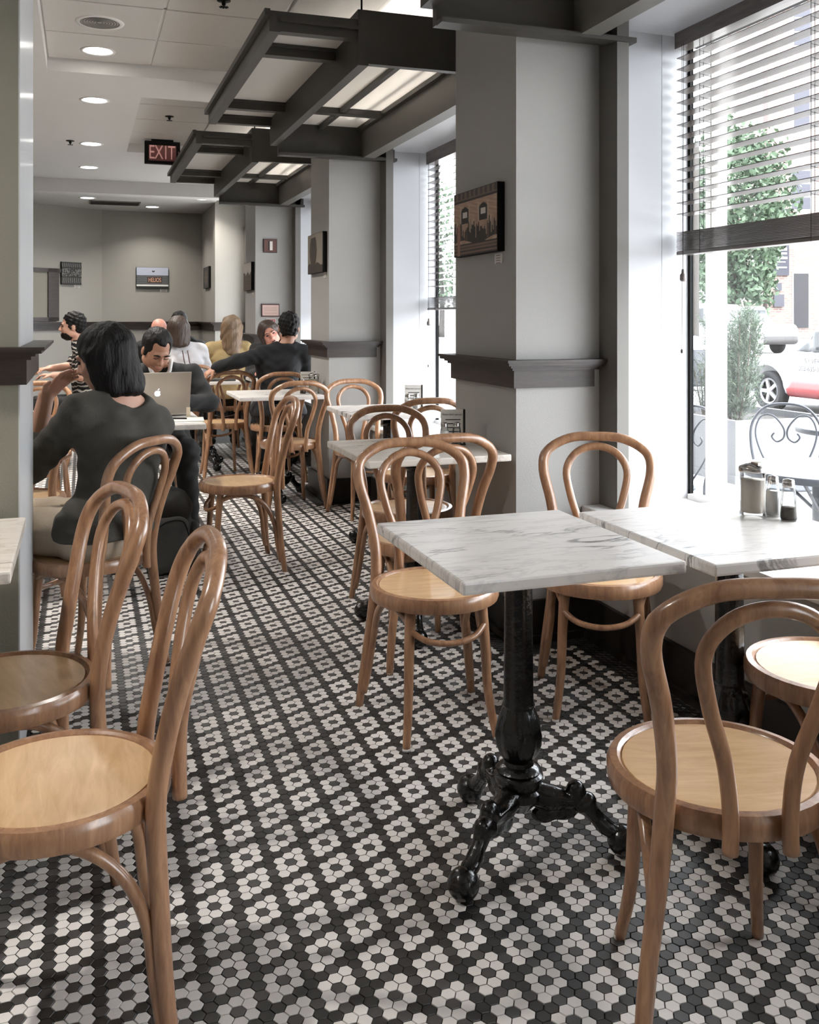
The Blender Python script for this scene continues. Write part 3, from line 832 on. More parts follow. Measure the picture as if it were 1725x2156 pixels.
# ------------------------------------------------------------------ things on the tables
M_CHROME = mat('chrome', (190, 188, 185), 0.18, 1.0)
M_SUGAR = mat('sugar', (236, 224, 210), 0.9, vary=0.06, vscale=200, bump=0.3, bscale=900)
M_SALT = mat('salt', (236, 232, 228), 0.9, vary=0.05, vscale=200)
M_PEPPER = mat('pepper', (74, 66, 58), 0.9, vary=0.5, vscale=300)
M_PAPER = mat('paper_white', (226, 222, 214), 0.8, vary=0.03, vscale=20)
M_INK = mat('ink', (40, 38, 38), 0.8)
TT = 0.7553
def shaker(x, y, h, r, fill_m, fill, label, group):
    e = empty('shaker', (x, y, TT), 0, label, 'shaker', group)
    gp = [(r * 0.90, 0.0), (r, 0.006), (r * 0.98, h * 0.3), (r * 0.82, h * 0.70), (r * 0.62, h * 0.80)]
    MB().lathe(gp, 20, cap=False).build('glass_body', M_CLEAR, e, True)
    MB().lathe([(r * 0.86, 0.003), (r * 0.92, 0.008), (r * 0.90, h * fill * 0.6), (r * 0.84, h * fill)], 18).build('filling', fill_m, e, True)
    MB().lathe([(r * 0.66, h * 0.79), (r * 0.70, h * 0.80), (r * 0.70, h * 0.90), (r * 0.64, h * 0.915), (r * 0.70, h * 0.93), (r * 0.60, h * 0.98), (0.0, h)], 20).build('cap', M_CHROME, e, True)
    return e
def sugar_jar(x, y, label, h=0.152, r=0.036):
    e = empty('sugar_jar', (x, y, TT), 0, label, 'jar', 'sugar jars')
    MB().lathe([(r * 0.95, 0.0), (r, 0.004), (r, 0.014), (r * 0.95, 0.02), (r * 0.95, h * 0.78), (r, h * 0.84)], 24, cap=False).build('glass_body', M_CLEAR, e, True)
    MB().lathe([(r * 0.86, 0.016), (r * 0.87, 0.03), (r * 0.87, h * 0.68), (0.0, h * 0.69)], 22).build('sugar', M_SUGAR, e, True)
    l = MB().lathe([(r * 1.04, h * 0.82), (r * 1.06, h * 0.84), (r * 1.06, h * 0.90), (r * 0.96, h * 0.93), (r * 0.5, h * 0.98), (0.0, h)], 24).build('lid', M_CHROME, e, True)
    MB().box((-0.010, -r * 0.9, h * 0.955), (0.010, -0.004, h * 1.005)).build('pour_flap', M_CHROME, l)
    return e
sugar_jar(1.727, 2.140, 'glass sugar jar with chrome flap lid on the pale table')
shaker(1.790, 2.136, 0.112, 0.0205, M_SALT, 0.62, 'full glass salt shaker next to the glass sugar jar', 'shakers')
shaker(1.792, 2.078, 0.112, 0.0225, M_PEPPER, 0.32, 'glass pepper shaker, one third full, beside the sugar jar', 'shakers')
def table_card(x, y, rz, label):
    e = empty('table_card', (x, y, TT), rz, label, 'card', 'house rule cards on the tables')
    MB().box((-0.05, -0.002, 0.004), (0.05, 0.002, 0.150)).build('card_sheet', M_PAPER, e)
    MB().box((0.046, -0.004, 0.0), (0.056, 0.03, 0.150), bev=0.002).box((-0.05, -0.02, 0.0), (0.056, 0.03, 0.004)).build('holder', M_BASE, e)
    Mt = Matrix.Translation((0, -0.0026, 0.128)) @ Matrix.Rotation(math.pi / 2, 4, 'X')
    text_mesh('lettering', "Please don't peruse!", 0.0105, M_INK, e, Mt, 0.0002)
    ln = MB()
    for k in range(4): ln.box((-0.03, -0.0026, 0.104 - 0.017 * k), (0.035, -0.0021, 0.108 - 0.017 * k))
    ln.build('print_lines', M_INK, e)
    return e
table_card(1.500, 3.790, R(-18), 'printed rule card on the brown-veined table')
shaker(1.425, 3.690, 0.108, 0.021, M_SALT, 0.66, 'salt shaker before the card on the brown-veined table', 'shakers')
shaker(1.480, 3.690, 0.108, 0.021, M_PEPPER, 0.30, 'pepper shaker before the card on the brown-veined table', 'shakers')
table_card(1.825, 5.230, R(-18), 'printed rule card on the window bay table')
shaker(1.760, 5.140, 0.108, 0.021, M_SALT, 0.66, 'salt shaker before the card on the window bay table', 'shakers')
shaker(1.812, 5.140, 0.108, 0.021, M_SALT, 0.50, 'half-full salt shaker before the card on the window bay table', 'shakers')
sugar_jar(1.565, 6.640, 'glass sugar jar at the end of the second pillar\'s table', 0.150, 0.038)
shaker(1.485, 6.640, 0.108, 0.021, M_PEPPER, 0.4, 'pepper shaker by the sugar jar at the second pillar', 'shakers')
table_card(1.545, 6.760, R(-14), 'printed rule card behind the sugar jar at the second pillar')

# laptop, papers, notebook
M_ALU = mat('laptop_aluminium', (176, 166, 154), 0.38, 0.55, vary=0.03)
M_SCREEN = mat('laptop_screen', (24, 24, 26), 0.2)
lap = empty('laptop', (0.385, 5.375, TT), R(6), 'open silver laptop with glowing fruit emblem on its lid', 'laptop')
MB().box((-0.180, 0.0, 0.004), (0.180, 0.245, 0.018), bev=0.004).build('base', M_ALU, lap)
MB().box((-0.16, 0.03, 0.018), (0.16, 0.13, 0.0185)).build('keyboard', M_SCREEN, lap)
Ml = Matrix.Translation((0, 0.006, 0.016)) @ Matrix.Rotation(R(14), 4, 'X')
ld = MB().box((-0.180, -0.006, 0.0), (0.180, 0.0, 0.236), Ml, bev=0.0025).build('lid', M_ALU, lap)
MB().box((-0.17, 0.0, 0.01), (0.17, 0.0006, 0.228), Ml).build('screen', M_SCREEN, ld)
app = []
for k in range(64):
    a = 2 * math.pi * k / 64 + math.pi / 2
    r = 0.0165 * (1 - 0.16 * math.exp(-((math.sin(a / 2 - math.pi / 4)) / 0.22) ** 2)) * (1 - 0.10 * math.exp(-((math.sin((a + math.pi / 2) / 2 - 0)) / 0.16) ** 2))
    x, z = r * math.cos(a) * 0.98, r * math.sin(a) * 1.05
    dx, dz = x - 0.0195, z - 0.002
    q = math.hypot(dx, dz)
    if q < 0.0078: x, z = 0.0195 + dx / q * 0.0078, 0.002 + dz / q * 0.0078     # the bite
    app.append((x, z))
Ma = Ml @ Matrix.Translation((0.0, -0.0072, 0.118)) @ Matrix.Rotation(math.pi / 2, 4, 'X')
leaf = [(0.0005, 0.0185), (0.0015, 0.0235), (0.0055, 0.0275), (0.0085, 0.0285), (0.0080, 0.0245), (0.0050, 0.0205)]
M_GLOW = mat_emit('emblem_glow', (236, 238, 250), 0.75)
MB().prism(app, 0.0, 0.0006, Ma).prism(leaf, 0.0, 0.0006, Ma).build('emblem', M_GLOW, ld)
pp = empty('paper_stack', (0.475, 5.080, TT), R(4), 'loose white papers at the corner of the laptop table', 'papers')
MB().box((-0.13, -0.10, 0.0), (0.11, 0.12, 0.0012)).build('sheet', M_PAPER, pp)
MB().box((-0.10, -0.04, 0.0014), (0.13, 0.15, 0.006), Matrix.Rotation(R(-9), 4, 'Z')).build('folded_sheet', M_PAPER, pp)
tag(MB().tube([(0.40, 5.15, TT + 0.0125), (0.52, 5.11, TT + 0.0125)], 0.004, 8).build('pen', M_BLACKMETAL), 'black pen lying on the loose papers', 'pen')
tag(MB().box((0.535, 5.27, TT), (0.555, 5.285, TT + 0.055)).build('paper_slip', mat('slip', (222, 206, 180), 0.8)), 'upright paper slip beside the laptop', 'paper')
nb = empty('notebook', (-0.175, 5.150, TT), R(6), 'open notebook with yellow edge on the table beside the laptop table', 'notebook')
MB().box((-0.15, -0.11, 0.0), (0.13, 0.11, 0.010)).build('pages', M_PAPER, nb)
MB().box((-0.15, 0.11, 0.0), (0.13, 0.125, 0.014)).build('yellow_cover', mat('yellow_cover', (214, 190, 120), 0.6), nb)
M_PLATE = mat('plate_white', (220, 218, 214), 0.25)
for k, (x, y) in enumerate(((0.90, 8.44), (1.60, 8.40))):
    p = MB().lathe([(0.0, 0.0), (0.06, 0.0), (0.105, 0.014), (0.11, 0.016), (0.06, 0.006), (0.0, 0.005)], 28, Matrix.Translation((x, y, TT))).build('plate', M_PLATE, None, True)
    tag(p, ('white plate on the table behind the suited man\'s hand', 'white plate between the suited man and laughing woman')[k], 'plate', 'white plates')
tag(MB().box((0.90, 8.15, TT), (1.24, 8.29, TT + 0.02), bev=0.004).build('newspaper', mat('newsprint', (70, 68, 66), 0.8, vary=0.8, vscale=90)), 'dark printed newspaper on the table behind the suited man\'s hand', 'newspaper')

# ------------------------------------------------------------------ ceiling fittings
M_RING = mat('downlight_ring', (214, 212, 208), 0.3)
M_LAMP = mat_emit('downlight_lamp', (255, 252, 246), 9.0)
def downlight(x, y, z, label, power=11.0, r=0.09):
    e = empty('downlight', (x, y, z), 0, label, 'downlight', 'recessed downlights')
    MB().lathe([(r, -0.004), (r + 0.012, -0.004), (r + 0.014, 0.0), (r - 0.004, 0.0), (r - 0.018, 0.002), (r, -0.004)], 28, cap=False).build('trim_ring', M_RING, e, True)
    MB().lathe([(0.0, -0.001), (r - 0.012, -0.001), (r - 0.012, 0.001)], 24).build('lens', M_LAMP, e)
    d = bpy.data.lights.new('downlight_bulb', 'AREA'); d.shape = 'DISK'; d.size = 0.14; d.spread = R(125); d.energy = power; d.color = (1.0, 0.96, 0.91)
    o = bpy.data.objects.new('downlight_bulb', d); COL.objects.link(o); o.parent = e; o.location = (0, 0, -0.012)
    return e
DL = [(0.09, 6.08, ZT, 'beside the round speaker'), (0.083, 7.10, ZS, 'first along the lowered ceiling'), (0.076, 8.90, ZS, 'second along the lowered ceiling'), (0.065, 10.30, ZS, 'last along the lowered ceiling before the beam'),
      (0.06, 12.60, 2.80, 'beyond the beam, over the angled wall'), (0.90, 13.35, 2.80, 'before the back wall picture'), (1.45, 12.25, 2.80, 'beside the pillar that meets the back wall'),
      (-1.30, 7.0, ZS, 'added out of view past the olive pillar'), (-1.30, 4.6, ZS, 'added out of view past the olive pillar'), (-1.30, 2.2, ZS, 'added out of view past the olive pillar')]  # the last three are extra lamps, added out of view to brighten the aisle
for x, y, z, s in DL: downlight(x, y, z, 'round white recessed downlight ' + s, 6.0 if y > 12 else (17.0 if x < -1 else 12.0))
sp = empty('ceiling_speaker', (0.091, 5.49, ZT), 0, 'round perforated speaker grille in a ceiling tile', 'speaker')
MB().lathe([(0.105, -0.004), (0.125, -0.006), (0.13, 0.0)], 32, cap=False).build('rim', M_RING, sp, True)
g = MB()
for k in range(7): g.lathe([(0.012 + 0.0145 * k, -0.002), (0.012 + 0.0145 * k + 0.008, -0.0035), (0.012 + 0.0145 * k + 0.008, 0.0)], 32, cap=False)
g.lathe([(0, 0.001), (0.108, 0.001)], 32).build('grille', mat('grille_grey', (120, 117, 112), 0.6), sp)
for (x, y, z, s) in ((0.684, 4.90, ZT, 'above the aisle in a ceiling tile'), (0.664, 7.87, ZT, 'in the ceiling recess before the exit sign'), (-0.10, 8.8, ZS, 'in the lowered ceiling beside a downlight')):
    e = empty('sprinkler', (x, y, z), 0, 'small dark fire sprinkler head ' + s, 'sprinkler', 'sprinkler heads')
    MB().lathe([(0.035, 0.0), (0.035, -0.004), (0.012, -0.006), (0.010, -0.025), (0.0, -0.028)], 16).build('escutcheon', M_BLACKMETAL, e, True)
    dfl = MB()
    for k in range(8): dfl.box((0.004, -0.004, -0.036), (0.024, 0.004, -0.034), Matrix.Rotation(k * math.pi / 4, 4, 'Z'))
    dfl.tube([(0, 0, -0.028), (0, 0, -0.036)], 0.005, 8).build('deflector', M_BLACKMETAL, e)
v_ = empty('air_vent', (0.40, 13.0, 2.80), 0, 'dark slatted air vent in the rear ceiling', 'vent')
MB().box((-0.32, -0.18, -0.012), (0.32, 0.18, 0.0)).build('frame', mat('vent_grey', (110, 104, 96), 0.6), v_)
vs_ = MB().box((-0.30, -0.008, -0.018), (0.30, 0.008, -0.012)).build('slat', M_BASE, v_); vs_.location = (0, -0.15, 0)
for k in range(1, 9): obj_from('slat', vs_.data, v_, (0, -0.15 + k * 0.0375, 0))
# exit sign
M_SIGNR = mat_emit('sign_red', (112, 66, 62), 0.05)
M_SIGNL = mat_emit('sign_letters', (214, 160, 154), 0.12)
ex = empty('exit_sign', (0.690, 8.90, -0.102), 0, 'black boxed sign reading EXIT hung from the ceiling', 'sign')
MB().box((-0.145, 0.0, 2.590), (0.145, 0.055, 2.780), bev=0.004).build('case', M_BLACKMETAL, ex)
ex.scale = (1.08, 1.08, 1.08)
MB().box((-0.09, 0.01, 2.78), (0.09, 0.045, 2.796)).build('mount', M_BLACKMETAL, ex)
MB().box((-0.112, -0.002, 2.615), (0.112, 0.001, 2.745)).build('face', M_SIGNR, ex)
for ch, x0 in (('E', -0.088), ('X', -0.030), ('I', 0.026), ('T', 0.074)):
    text_mesh('letter', ch, 0.165, M_SIGNL, ex, Matrix.Translation((x0, -0.003, 2.680)) @ Matrix.Rotation(math.pi / 2, 4, 'X') @ Matrix.Diagonal((0.62, 1.0, 1, 1)), 0.0006)
MB().prism([(0.0, -0.012), (0.006, 0.0), (0.0, 0.012), (0.003, 0.0)], 0, 0.001, Matrix.Translation((0.128, -0.001, 2.69)) @ Matrix.Rotation(math.pi / 2, 4, 'X')).build('arrow', M_SIGNL, ex)

# ------------------------------------------------------------------ pictures, notices and their caption cards
M_PRINT = mat_attr('printed_panel', 0.55)
def panel(name, w, h, nx, ny, fn, M, label, cat, group=None, depth=0.03, edge=None):
    """a canvas or framed sheet: body with depth, and a print on its front face. local x right, z up, front at -y"""
    e = empty(name, (0, 0, 0), 0, label, cat, group); e.matrix_world = M
    MB().box((-w / 2, 0.0, -h / 2), (w / 2, depth, h / 2)).build('canvas', edge or M_BLACKMETAL, e)
    X, Z = np.meshgrid(np.linspace(0, 1, nx + 1), np.linspace(0, 1, ny + 1))
    V = np.stack([(X - .5) * w * 0.985, np.full_like(X, -0.0012), (Z - .5) * h * 0.985], -1).reshape(-1, 3)
    i, j = np.meshgrid(np.arange(nx), np.arange(ny)); a = (j * (nx + 1) + i).ravel()
    me = arrays_mesh('print', V, np.stack([a, a + 1, a + nx + 2, a + nx + 1], 1), M_PRINT, False)
    cx, cz = ((i + .5) / nx).ravel(), ((j + .5) / ny).ravel()
    rgb = np.clip(fn(cx, cz), 0, 255) / 255.0
    rgb = np.where(rgb <= 0.04045, rgb / 12.92, ((rgb + 0.055) / 1.055) ** 2.4)
    at = me.color_attributes.new('print', 'FLOAT_COLOR', 'CORNER')
    c4 = np.concatenate([np.repeat(rgb, 4, 0), np.ones((len(rgb) * 4, 1))], 1)
    at.data.foreach_set('color', c4.astype(np.float32).ravel())
    obj_from('print', me, e)
    return e
def base_rgb(n, c): return np.tile(np.array(c, float), (n, 1))
def art_town(x, z):
    c = base_rgb(len(x), (170, 140, 120)); nz = 14 * np.sin(31 * x + 13 * np.sin(9 * z)) * np.sin(27 * z)
    c += nz[:, None]
    c[z > 0.86] = (104, 88, 74); c[(z > 0.90) & (np.sin(60 * x) > 0)] = (60, 52, 46); c[(z > 0.84) & (z < 0.87)] = (40, 34, 30)
    for wx in (0.27, 0.70):
        d = np.abs(x - wx) / 0.09
        m = (d < 1) & (z < 0.74 - 0.05 * d ** 2 + 0.02) & (z > 0.50); c[m] = (36, 32, 30)
        m2 = (d < 0.62) & (z < 0.68) & (z > 0.59); c[m2] = (206, 200, 194)
        m3 = (np.abs(d - 1.15) < 0.15) & (z < 0.78) & (z > 0.5); c[m3] = (182, 160, 142)
    rc = np.random.default_rng(7).uniform(0, 1, 64); ci = np.clip((x * 46).astype(int), 0, 63); r1 = rc[ci]; r2 = rc[(ci * 7 + 3) % 64]
    edge = 0.44 + 0.05 * np.sin(17 * x) + 0.14 * (r1 - .4)
    m = (z < edge) & (z > 0.20 + 0.04 * np.sin(8 * x)); c[m] = (38, 33, 28)
    st = m & (r2 > 0.66) & (z > 0.24 + 0.16 * r1); c[st] = (148, 128, 112)
    st = m & (r2 < 0.16) & (z > 0.22); c[st] = (92, 66, 54)
    m = z < 0.18; c[m] = (112, 88, 74); c[(z < 0.18) & (np.sin(120 * z) > 0.5)] = (42, 34, 30)
    c[(x > 0.09) & (x < 0.15) & (z < 0.5)] = (150, 108, 92)
    return c
def art_hand(x, z):
    c = base_rgb(len(x), (134, 124, 112)); c[(np.abs((z * 5) % 1 - .5) > 0.46)] = (96, 88, 80)
    w = 0.14 + 0.10 * np.sin(np.clip((z - 0.2) / 0.75, 0, 1) * math.pi)
    m = (np.abs(x - 0.38) < w) & (z < 0.92); c[m] = (66, 56, 48)
    c[z < 0.22 + 0.04 * np.sin(12 * x)] = (58, 48, 42)
    return c
def art_sea(x, z):
    c = base_rgb(len(x), (168, 172, 186)); c[z < 0.62] = (74, 76, 76); c[(z < 0.62) & (np.sin(70 * z + 2 * np.sin(9 * x)) > 0.6)] = (92, 94, 94)
    m = (x > 0.33) & (x < 0.80) & (z < 0.56) & (z > 0.25); c[m] = (58, 42, 36)
    c[(z < 0.18)] = (214, 212, 208); c[z < 0.10] = (30, 28, 26)
    c[(np.abs(x - 0.53) < 0.04) & (np.abs(z - 0.80 - 0.8 * np.abs(x - .53)) < 0.03)] = (24, 22, 20)
    return c
def art_dark(x, z):
    c = base_rgb(len(x), (34, 33, 31)); b1 = (np.sin(58 * x + 2 * np.sin(7 * z)) > 0.1)
    c[b1 & ((z > 0.78) & (z < 0.95) | (z < 0.30) & (z > 0.06))] = (92, 90, 86)
    m = (z > 0.36) & (z < 0.72); r = np.sin(24 * x + 4 * np.sin(13 * z)) * np.cos(21 * z + 3 * np.sin(17 * x)); c[m & (r > 0.15)] = (104, 102, 98)
    return c
def art_coast(x, z):
    c = base_rgb(len(x), (188, 180, 172)); e = 0.62 + 0.06 * np.sin(14 * x); c[z < e] = (78, 68, 58); c[(z < e) & (np.sin(50 * x) * np.sin(40 * z) > 0.4)] = (104, 88, 74); return c
def art_face(x, z):
    c = base_rgb(len(x), (46, 42, 38)); m = ((x - .5) / .28) ** 2 + ((z - .5) / .36) ** 2 < 1; c[m] = (92, 82, 72); c[m & (np.sin(30 * z) * np.sin(26 * x) > .3)] = (40, 36, 34); return c
def art_pillar(x, z):
    c = base_rgb(len(x), (96, 62, 54)); c[(np.abs(x - .46) < .14) & (z > .16) & (z < .88)] = (40, 34, 32); c[(np.abs(x - .56) < .10) & (z > .16) & (z < .84)] = (212, 206, 200)
    m = (np.abs(x - .5) > .44) | (np.abs(z - .5) > .44); c[m] = (48, 32, 30); return c
def art_notice(x, z):
    c = base_rgb(len(x), (196, 168, 158)); c[(np.sin(55 * z) > .6) & (np.abs(x - .5) < .38) & (np.abs(z - .5) < .3)] = (170, 140, 132)
    m = (np.abs(x - .5) > .45) | (np.abs(z - .5) > .42); c[m] = (74, 38, 36); return c
def art_redcard(x, z):
    c = base_rgb(len(x), (150, 56, 66)); c[(np.abs(z - .62) < .16) & (np.sin(34 * x) > -.3) & (np.abs(x - .5) < .36)] = (206, 176, 176)
    m = (np.abs(x - .5) > .44) | (np.abs(z - .5) > .42); c[m] = (206, 196, 190); return c
def cap_lines(x, z):
    c = base_rgb(len(x), (212, 206, 200)); c[(np.sin(26 * z) > .5) & (np.abs(x - .5) < .3)] = (120, 114, 108); return c
RX = Matrix.Rotation(-math.pi / 2, 4, 'Z')          # a panel turned to face -x (on the piers' aisle faces)
def on_aisle(y0, y1, z0, z1, depth): return Matrix.Translation((XW - depth, (y0 + y1) / 2, (z0 + z1) / 2)) @ RX
panel('painting', 0.48, 0.285, 138, 88, art_town, on_aisle(3.56, 4.04, 1.572, 1.857, .032), 'brown painting of an old town facade on the pillar by the aisle table', 'picture', 'pictures on the walls', .032)
panel('painting', 0.47, 0.288, 80, 60, art_hand, on_aisle(6.55, 7.02, 1.622, 1.910, .032), 'grey painting of a dark hand shape on the second pillar', 'picture', 'pictures on the walls', .032)
panel('painting', 0.48, 0.285, 24, 20, art_coast, on_aisle(9.56, 10.04, 1.575, 1.86, .032), 'small painting with pale sky over brown ground on the third pillar', 'picture', 'pictures on the walls', .032)
panel('painting', 0.60, 0.29, 24, 24, art_face, on_aisle(12.98, 13.58, 1.70, 1.99, .03), 'very dark painting on the pillar next to the back wall', 'picture', 'pictures on the walls', .03)
sea = panel('painting', 0.445, 0.30, 60, 40, art_sea, Matrix.Translation((0.945, 13.97, 1.86)), 'seaside picture with a lit word sign on the back wall', 'picture', 'pictures on the walls', .03)
text_mesh('sign_word', 'HELIOS', 0.088, mat('sign_word_tan', (206, 160, 130), .6), sea, Matrix.Translation((0.03, -0.003, -0.032)) @ Matrix.Rotation(math.pi / 2, 4, 'X') @ Matrix.Diagonal((0.62, 1.0, 1, 1)), 0.0004)
def on_front(x0, x1, z0, z1, depth): return Matrix.Translation(((x0 + x1) / 2, 9.5 - depth, (z0 + z1) / 2))
panel('framed_print', 0.137, 0.137, 24, 24, art_pillar, on_front(1.72, 1.856, 1.95, 2.087, .015), 'small square red-brown frame with a white column on the third pillar', 'picture', 'pictures on the walls', .015)
panel('framed_notice', 0.18, 0.129, 30, 24, art_notice, on_front(1.70, 1.88, 1.305, 1.434, .015), 'pinkish framed notice on the third pillar', 'notice', None, .015)
panel('notice_card', 0.10, 0.10, 20, 20, art_redcard, on_front(1.745, 1.845, 1.19, 1.29, .006), 'small red notice card beneath the framed notice', 'notice', None, .006)
def ray_wall(u, v):     # where a pixel's ray meets the angled wall
    t = (u - 862.5) / F; d = Vector((t * cT + sT, cT - t * sT)); w = (wb - wa).to_2d()
    # D*d = wa + k*w
    det = d.x * (-w.y) + w.x * d.y
    D = (wa.x * (-w.y) + w.x * wa.y) / det
    return Vector((d.x * D, d.y * D, H - (v - V0) * D / F))
pa, pb = ray_wall(127, 550), ray_wall(169, 600)
nrm = Matrix.Rotation(ang, 4, 'Z')
wdir = (Vector((pa.x, pa.y, 0)) - Vector((pb.x, pb.y, 0)))
def on_angled(u0, u1, v0, v1, depth):
    p, q = ray_wall(u0, v0), ray_wall(u1, v1)
    c = (p + q) / 2; w = math.hypot(p.x - q.x, p.y - q.y); hgt = abs(p.z - q.z)
    M = Matrix.Translation(c) @ Matrix.Rotation(ang + math.pi, 4, 'Z') @ Matrix.Translation((0, -depth, 0))
    return M, w, hgt
M_, w_, h_ = on_angled(127, 169, 551, 600, .03)
panel('painting', w_, h_, 70, 60, art_dark, M_, 'dark carved-looking patterned panel on the angled back wall', 'picture', 'pictures on the walls', .03)
M_, w_, h_ = on_angled(40, 120, 562, 676, .05)
fm = empty('wall_mirror', (0, 0, 0), 0, 'large grey panel in a heavy dark wood frame on the angled wall', 'mirror'); fm.matrix_world = M_
MB().box((-w_ / 2 + .05, 0.02, -h_ / 2 + .05), (w_ / 2 - .05, .05, h_ / 2 - .05)).build('panel', M_OLIVE, fm)
for a, b_ in (((-w_ / 2, 0, -h_ / 2), (-w_ / 2 + .06, .05, h_ / 2)), ((w_ / 2 - .16, 0, -h_ / 2), (w_ / 2, .05, h_ / 2)), ((-w_ / 2, 0, h_ / 2 - .05), (w_ / 2 + .03, .05, h_ / 2)), ((-w_ / 2, 0, -h_ / 2), (w_ / 2, .05, -h_ / 2 + .05))):
    MB().box(a, b_).build('frame_bar', M_DARKTRIM, fm)
def caption(M, w, h, label): panel('caption_card', w, h, 10, 12, cap_lines, M, label, 'caption card', 'caption cards under the pictures', .003, M_PAPER)
caption(Matrix.Translation((XW - .003, 3.615, 1.545)) @ RX, 0.075, 0.042, 'white caption card under the brown town painting')
caption(Matrix.Translation((XW - .003, 6.60, 1.600)) @ RX, 0.075, 0.042, 'white caption card under the dark hand painting')
caption(Matrix.Translation((XW - .003, 9.62, 1.55)) @ RX, 0.075, 0.042, 'white caption card under the pale sky painting')
caption(Matrix.Translation((XW - .003, 13.04, 1.67)) @ RX, 0.09, 0.045, 'white caption card under the very dark painting')
caption(Matrix.Translation((1.10, 13.997, 1.685)), 0.10, 0.045, 'white caption card under the seaside picture')
M_, w_, h_ = on_angled(155, 169, 600, 605, .003)
caption(M_, 0.09, 0.045, 'white caption card under the dark patterned panel')
# ------------------------------------------------------------------ people
M_SKIN = mat('skin_light', (196, 150, 128), 0.5, vary=0.06, vscale=14)
M_SKINT = mat('skin_tan', (170, 124, 100), 0.5, vary=0.06, vscale=14)
M_SKINR = mat('skin_rosy', (200, 140, 122), 0.5, vary=0.10, vscale=18)
M_HAIRK = mat('hair_black', (15, 12, 10), 0.58, spec=0.25, vary=0.5, vscale=30, bump=0.6, bscale=120, stretch=(1, 1, .18))
M_HAIRB = mat('hair_brown', (62, 46, 36), 0.45, vary=0.45, vscale=40, bump=0.6, bscale=120, stretch=(1, 1, .15))
M_HAIRF = mat('hair_fair', (128, 104, 80), 0.45, vary=0.5, vscale=40, bump=0.6, bscale=120, stretch=(1, 1, .15))
M_EYE = mat('eye_dark', (28, 22, 20), 0.3)
M_LIP = mat('lip', (150, 88, 80), 0.5)
M_MOUTH = mat('mouth_dark', (70, 30, 28), 0.6)
def cloth(name, rgb, vary=0.12): return mat(name, rgb, 0.85, vary=vary, vscale=16, bump=0.25, bscale=260, sheen=0.02)

def nv(v): v = np.array(v, float); return v / max(np.linalg.norm(v), 1e-9)
def hand(fd, wrist, d, n, side, curl=0.5, thumb_out=0.6, s=1.0):
    """palm and five fingers. d: along the hand, n: the way the palm faces, side: +1 if the thumb lies on d x n"""
    w = np.array(wrist, float); d = nv(d); n = nv(np.array(n) - d * np.dot(d, n)); l = np.cross(d, n) * side
    for o in (-0.022, -0.007, 0.008, 0.022):
        fd.cap(w + l * o * 0.7 * s, w + d * 0.082 * s + l * o * s, 0.0145 * s, 0.0125 * s, k=0.010)
    for o, L in ((0.030, 0.070), (0.010, 0.078), (-0.010, 0.072), (-0.029, 0.056)):
        p = w + d * 0.082 * s + l * o * s; a = curl * 0.5
        for q, fr in enumerate((0.45, 0.32, 0.26)):
            dr = d * math.cos(a) + n * math.sin(a)
            p2 = p + dr * L * fr * s; fd.cap(p, p2, (0.0092 - 0.0008 * q) * s, (0.0086 - 0.0008 * q) * s, k=0.003); p = p2; a += curl * 0.8
    p = w + d * 0.022 * s + l * 0.026 * s
    t1 = nv(d * 0.75 + l * thumb_out + n * 0.35); p2 = p + t1 * 0.045 * s; fd.cap(p, p2, 0.0125 * s, 0.010 * s, k=0.006)
    t2 = nv(d * 0.9 + l * thumb_out * 0.4 + n * 0.5); fd.cap(p2, p2 + t2 * 0.032 * s, 0.0098 * s, 0.0082 * s, k=0.003)

def Rm(yaw, pitch=0, roll=0):
    """columns: right, forward, up. yaw 0 looks along +y; pitch > 0 looks down; roll > 0 tips to the person's right"""
    return np.array((Matrix.Rotation(yaw, 3, 'Z') @ Matrix.Rotation(-pitch, 3, 'X') @ Matrix.Rotation(roll, 3, 'Y')))
def head_skin(fd, c, Rh, s=1.0, ears=True):
    P = lambda x, y, z: np.array(c) + Rh @ (np.array((x, y, z)) * s)
    E = lambda x, y, z, r, **k: fd.ell(P(x, y, z), np.array(r) * s, Rh, **k)
    E(0, -0.015, 0.032, (0.075, 0.094, 0.086), k=0.02); E(0, 0.018, -0.028, (0.064, 0.074, 0.086), k=0.02)
    E(0, 0.050, -0.088, (0.034, 0.034, 0.026), k=0.02)
    for q in (-1, 1):
        E(q * 0.036, 0.055, -0.030, (0.026, 0.028, 0.028), k=0.015); E(q * 0.052, 0.005, -0.068, (0.018, 0.04, 0.022), k=0.02)
        if ears: E(q * 0.077, -0.008, -0.012, (0.010, 0.019, 0.031), k=0.004)
    fd.cap(P(-0.036, 0.080, 0.022), P(0.036, 0.080, 0.022), 0.010 * s, 0.010 * s, k=0.012)
    for q in (-1, 1): E(q * 0.031, 0.098, 0.003, (0.018, 0.012, 0.010), k=0.008, op='s')
    fd.cap(P(0, 0.086, 0.010), P(0, 0.106, -0.028), 0.0085 * s, 0.0125 * s, k=0.008)
    for q in (-1, 1): E(q * 0.012, 0.096, -0.032, (0.009, 0.010, 0.008), k=0.006)
    E(0, 0.088, -0.058, (0.024, 0.010, 0.007), k=0.006); E(0, 0.086, -0.069, (0.020, 0.010, 0.007), k=0.006)
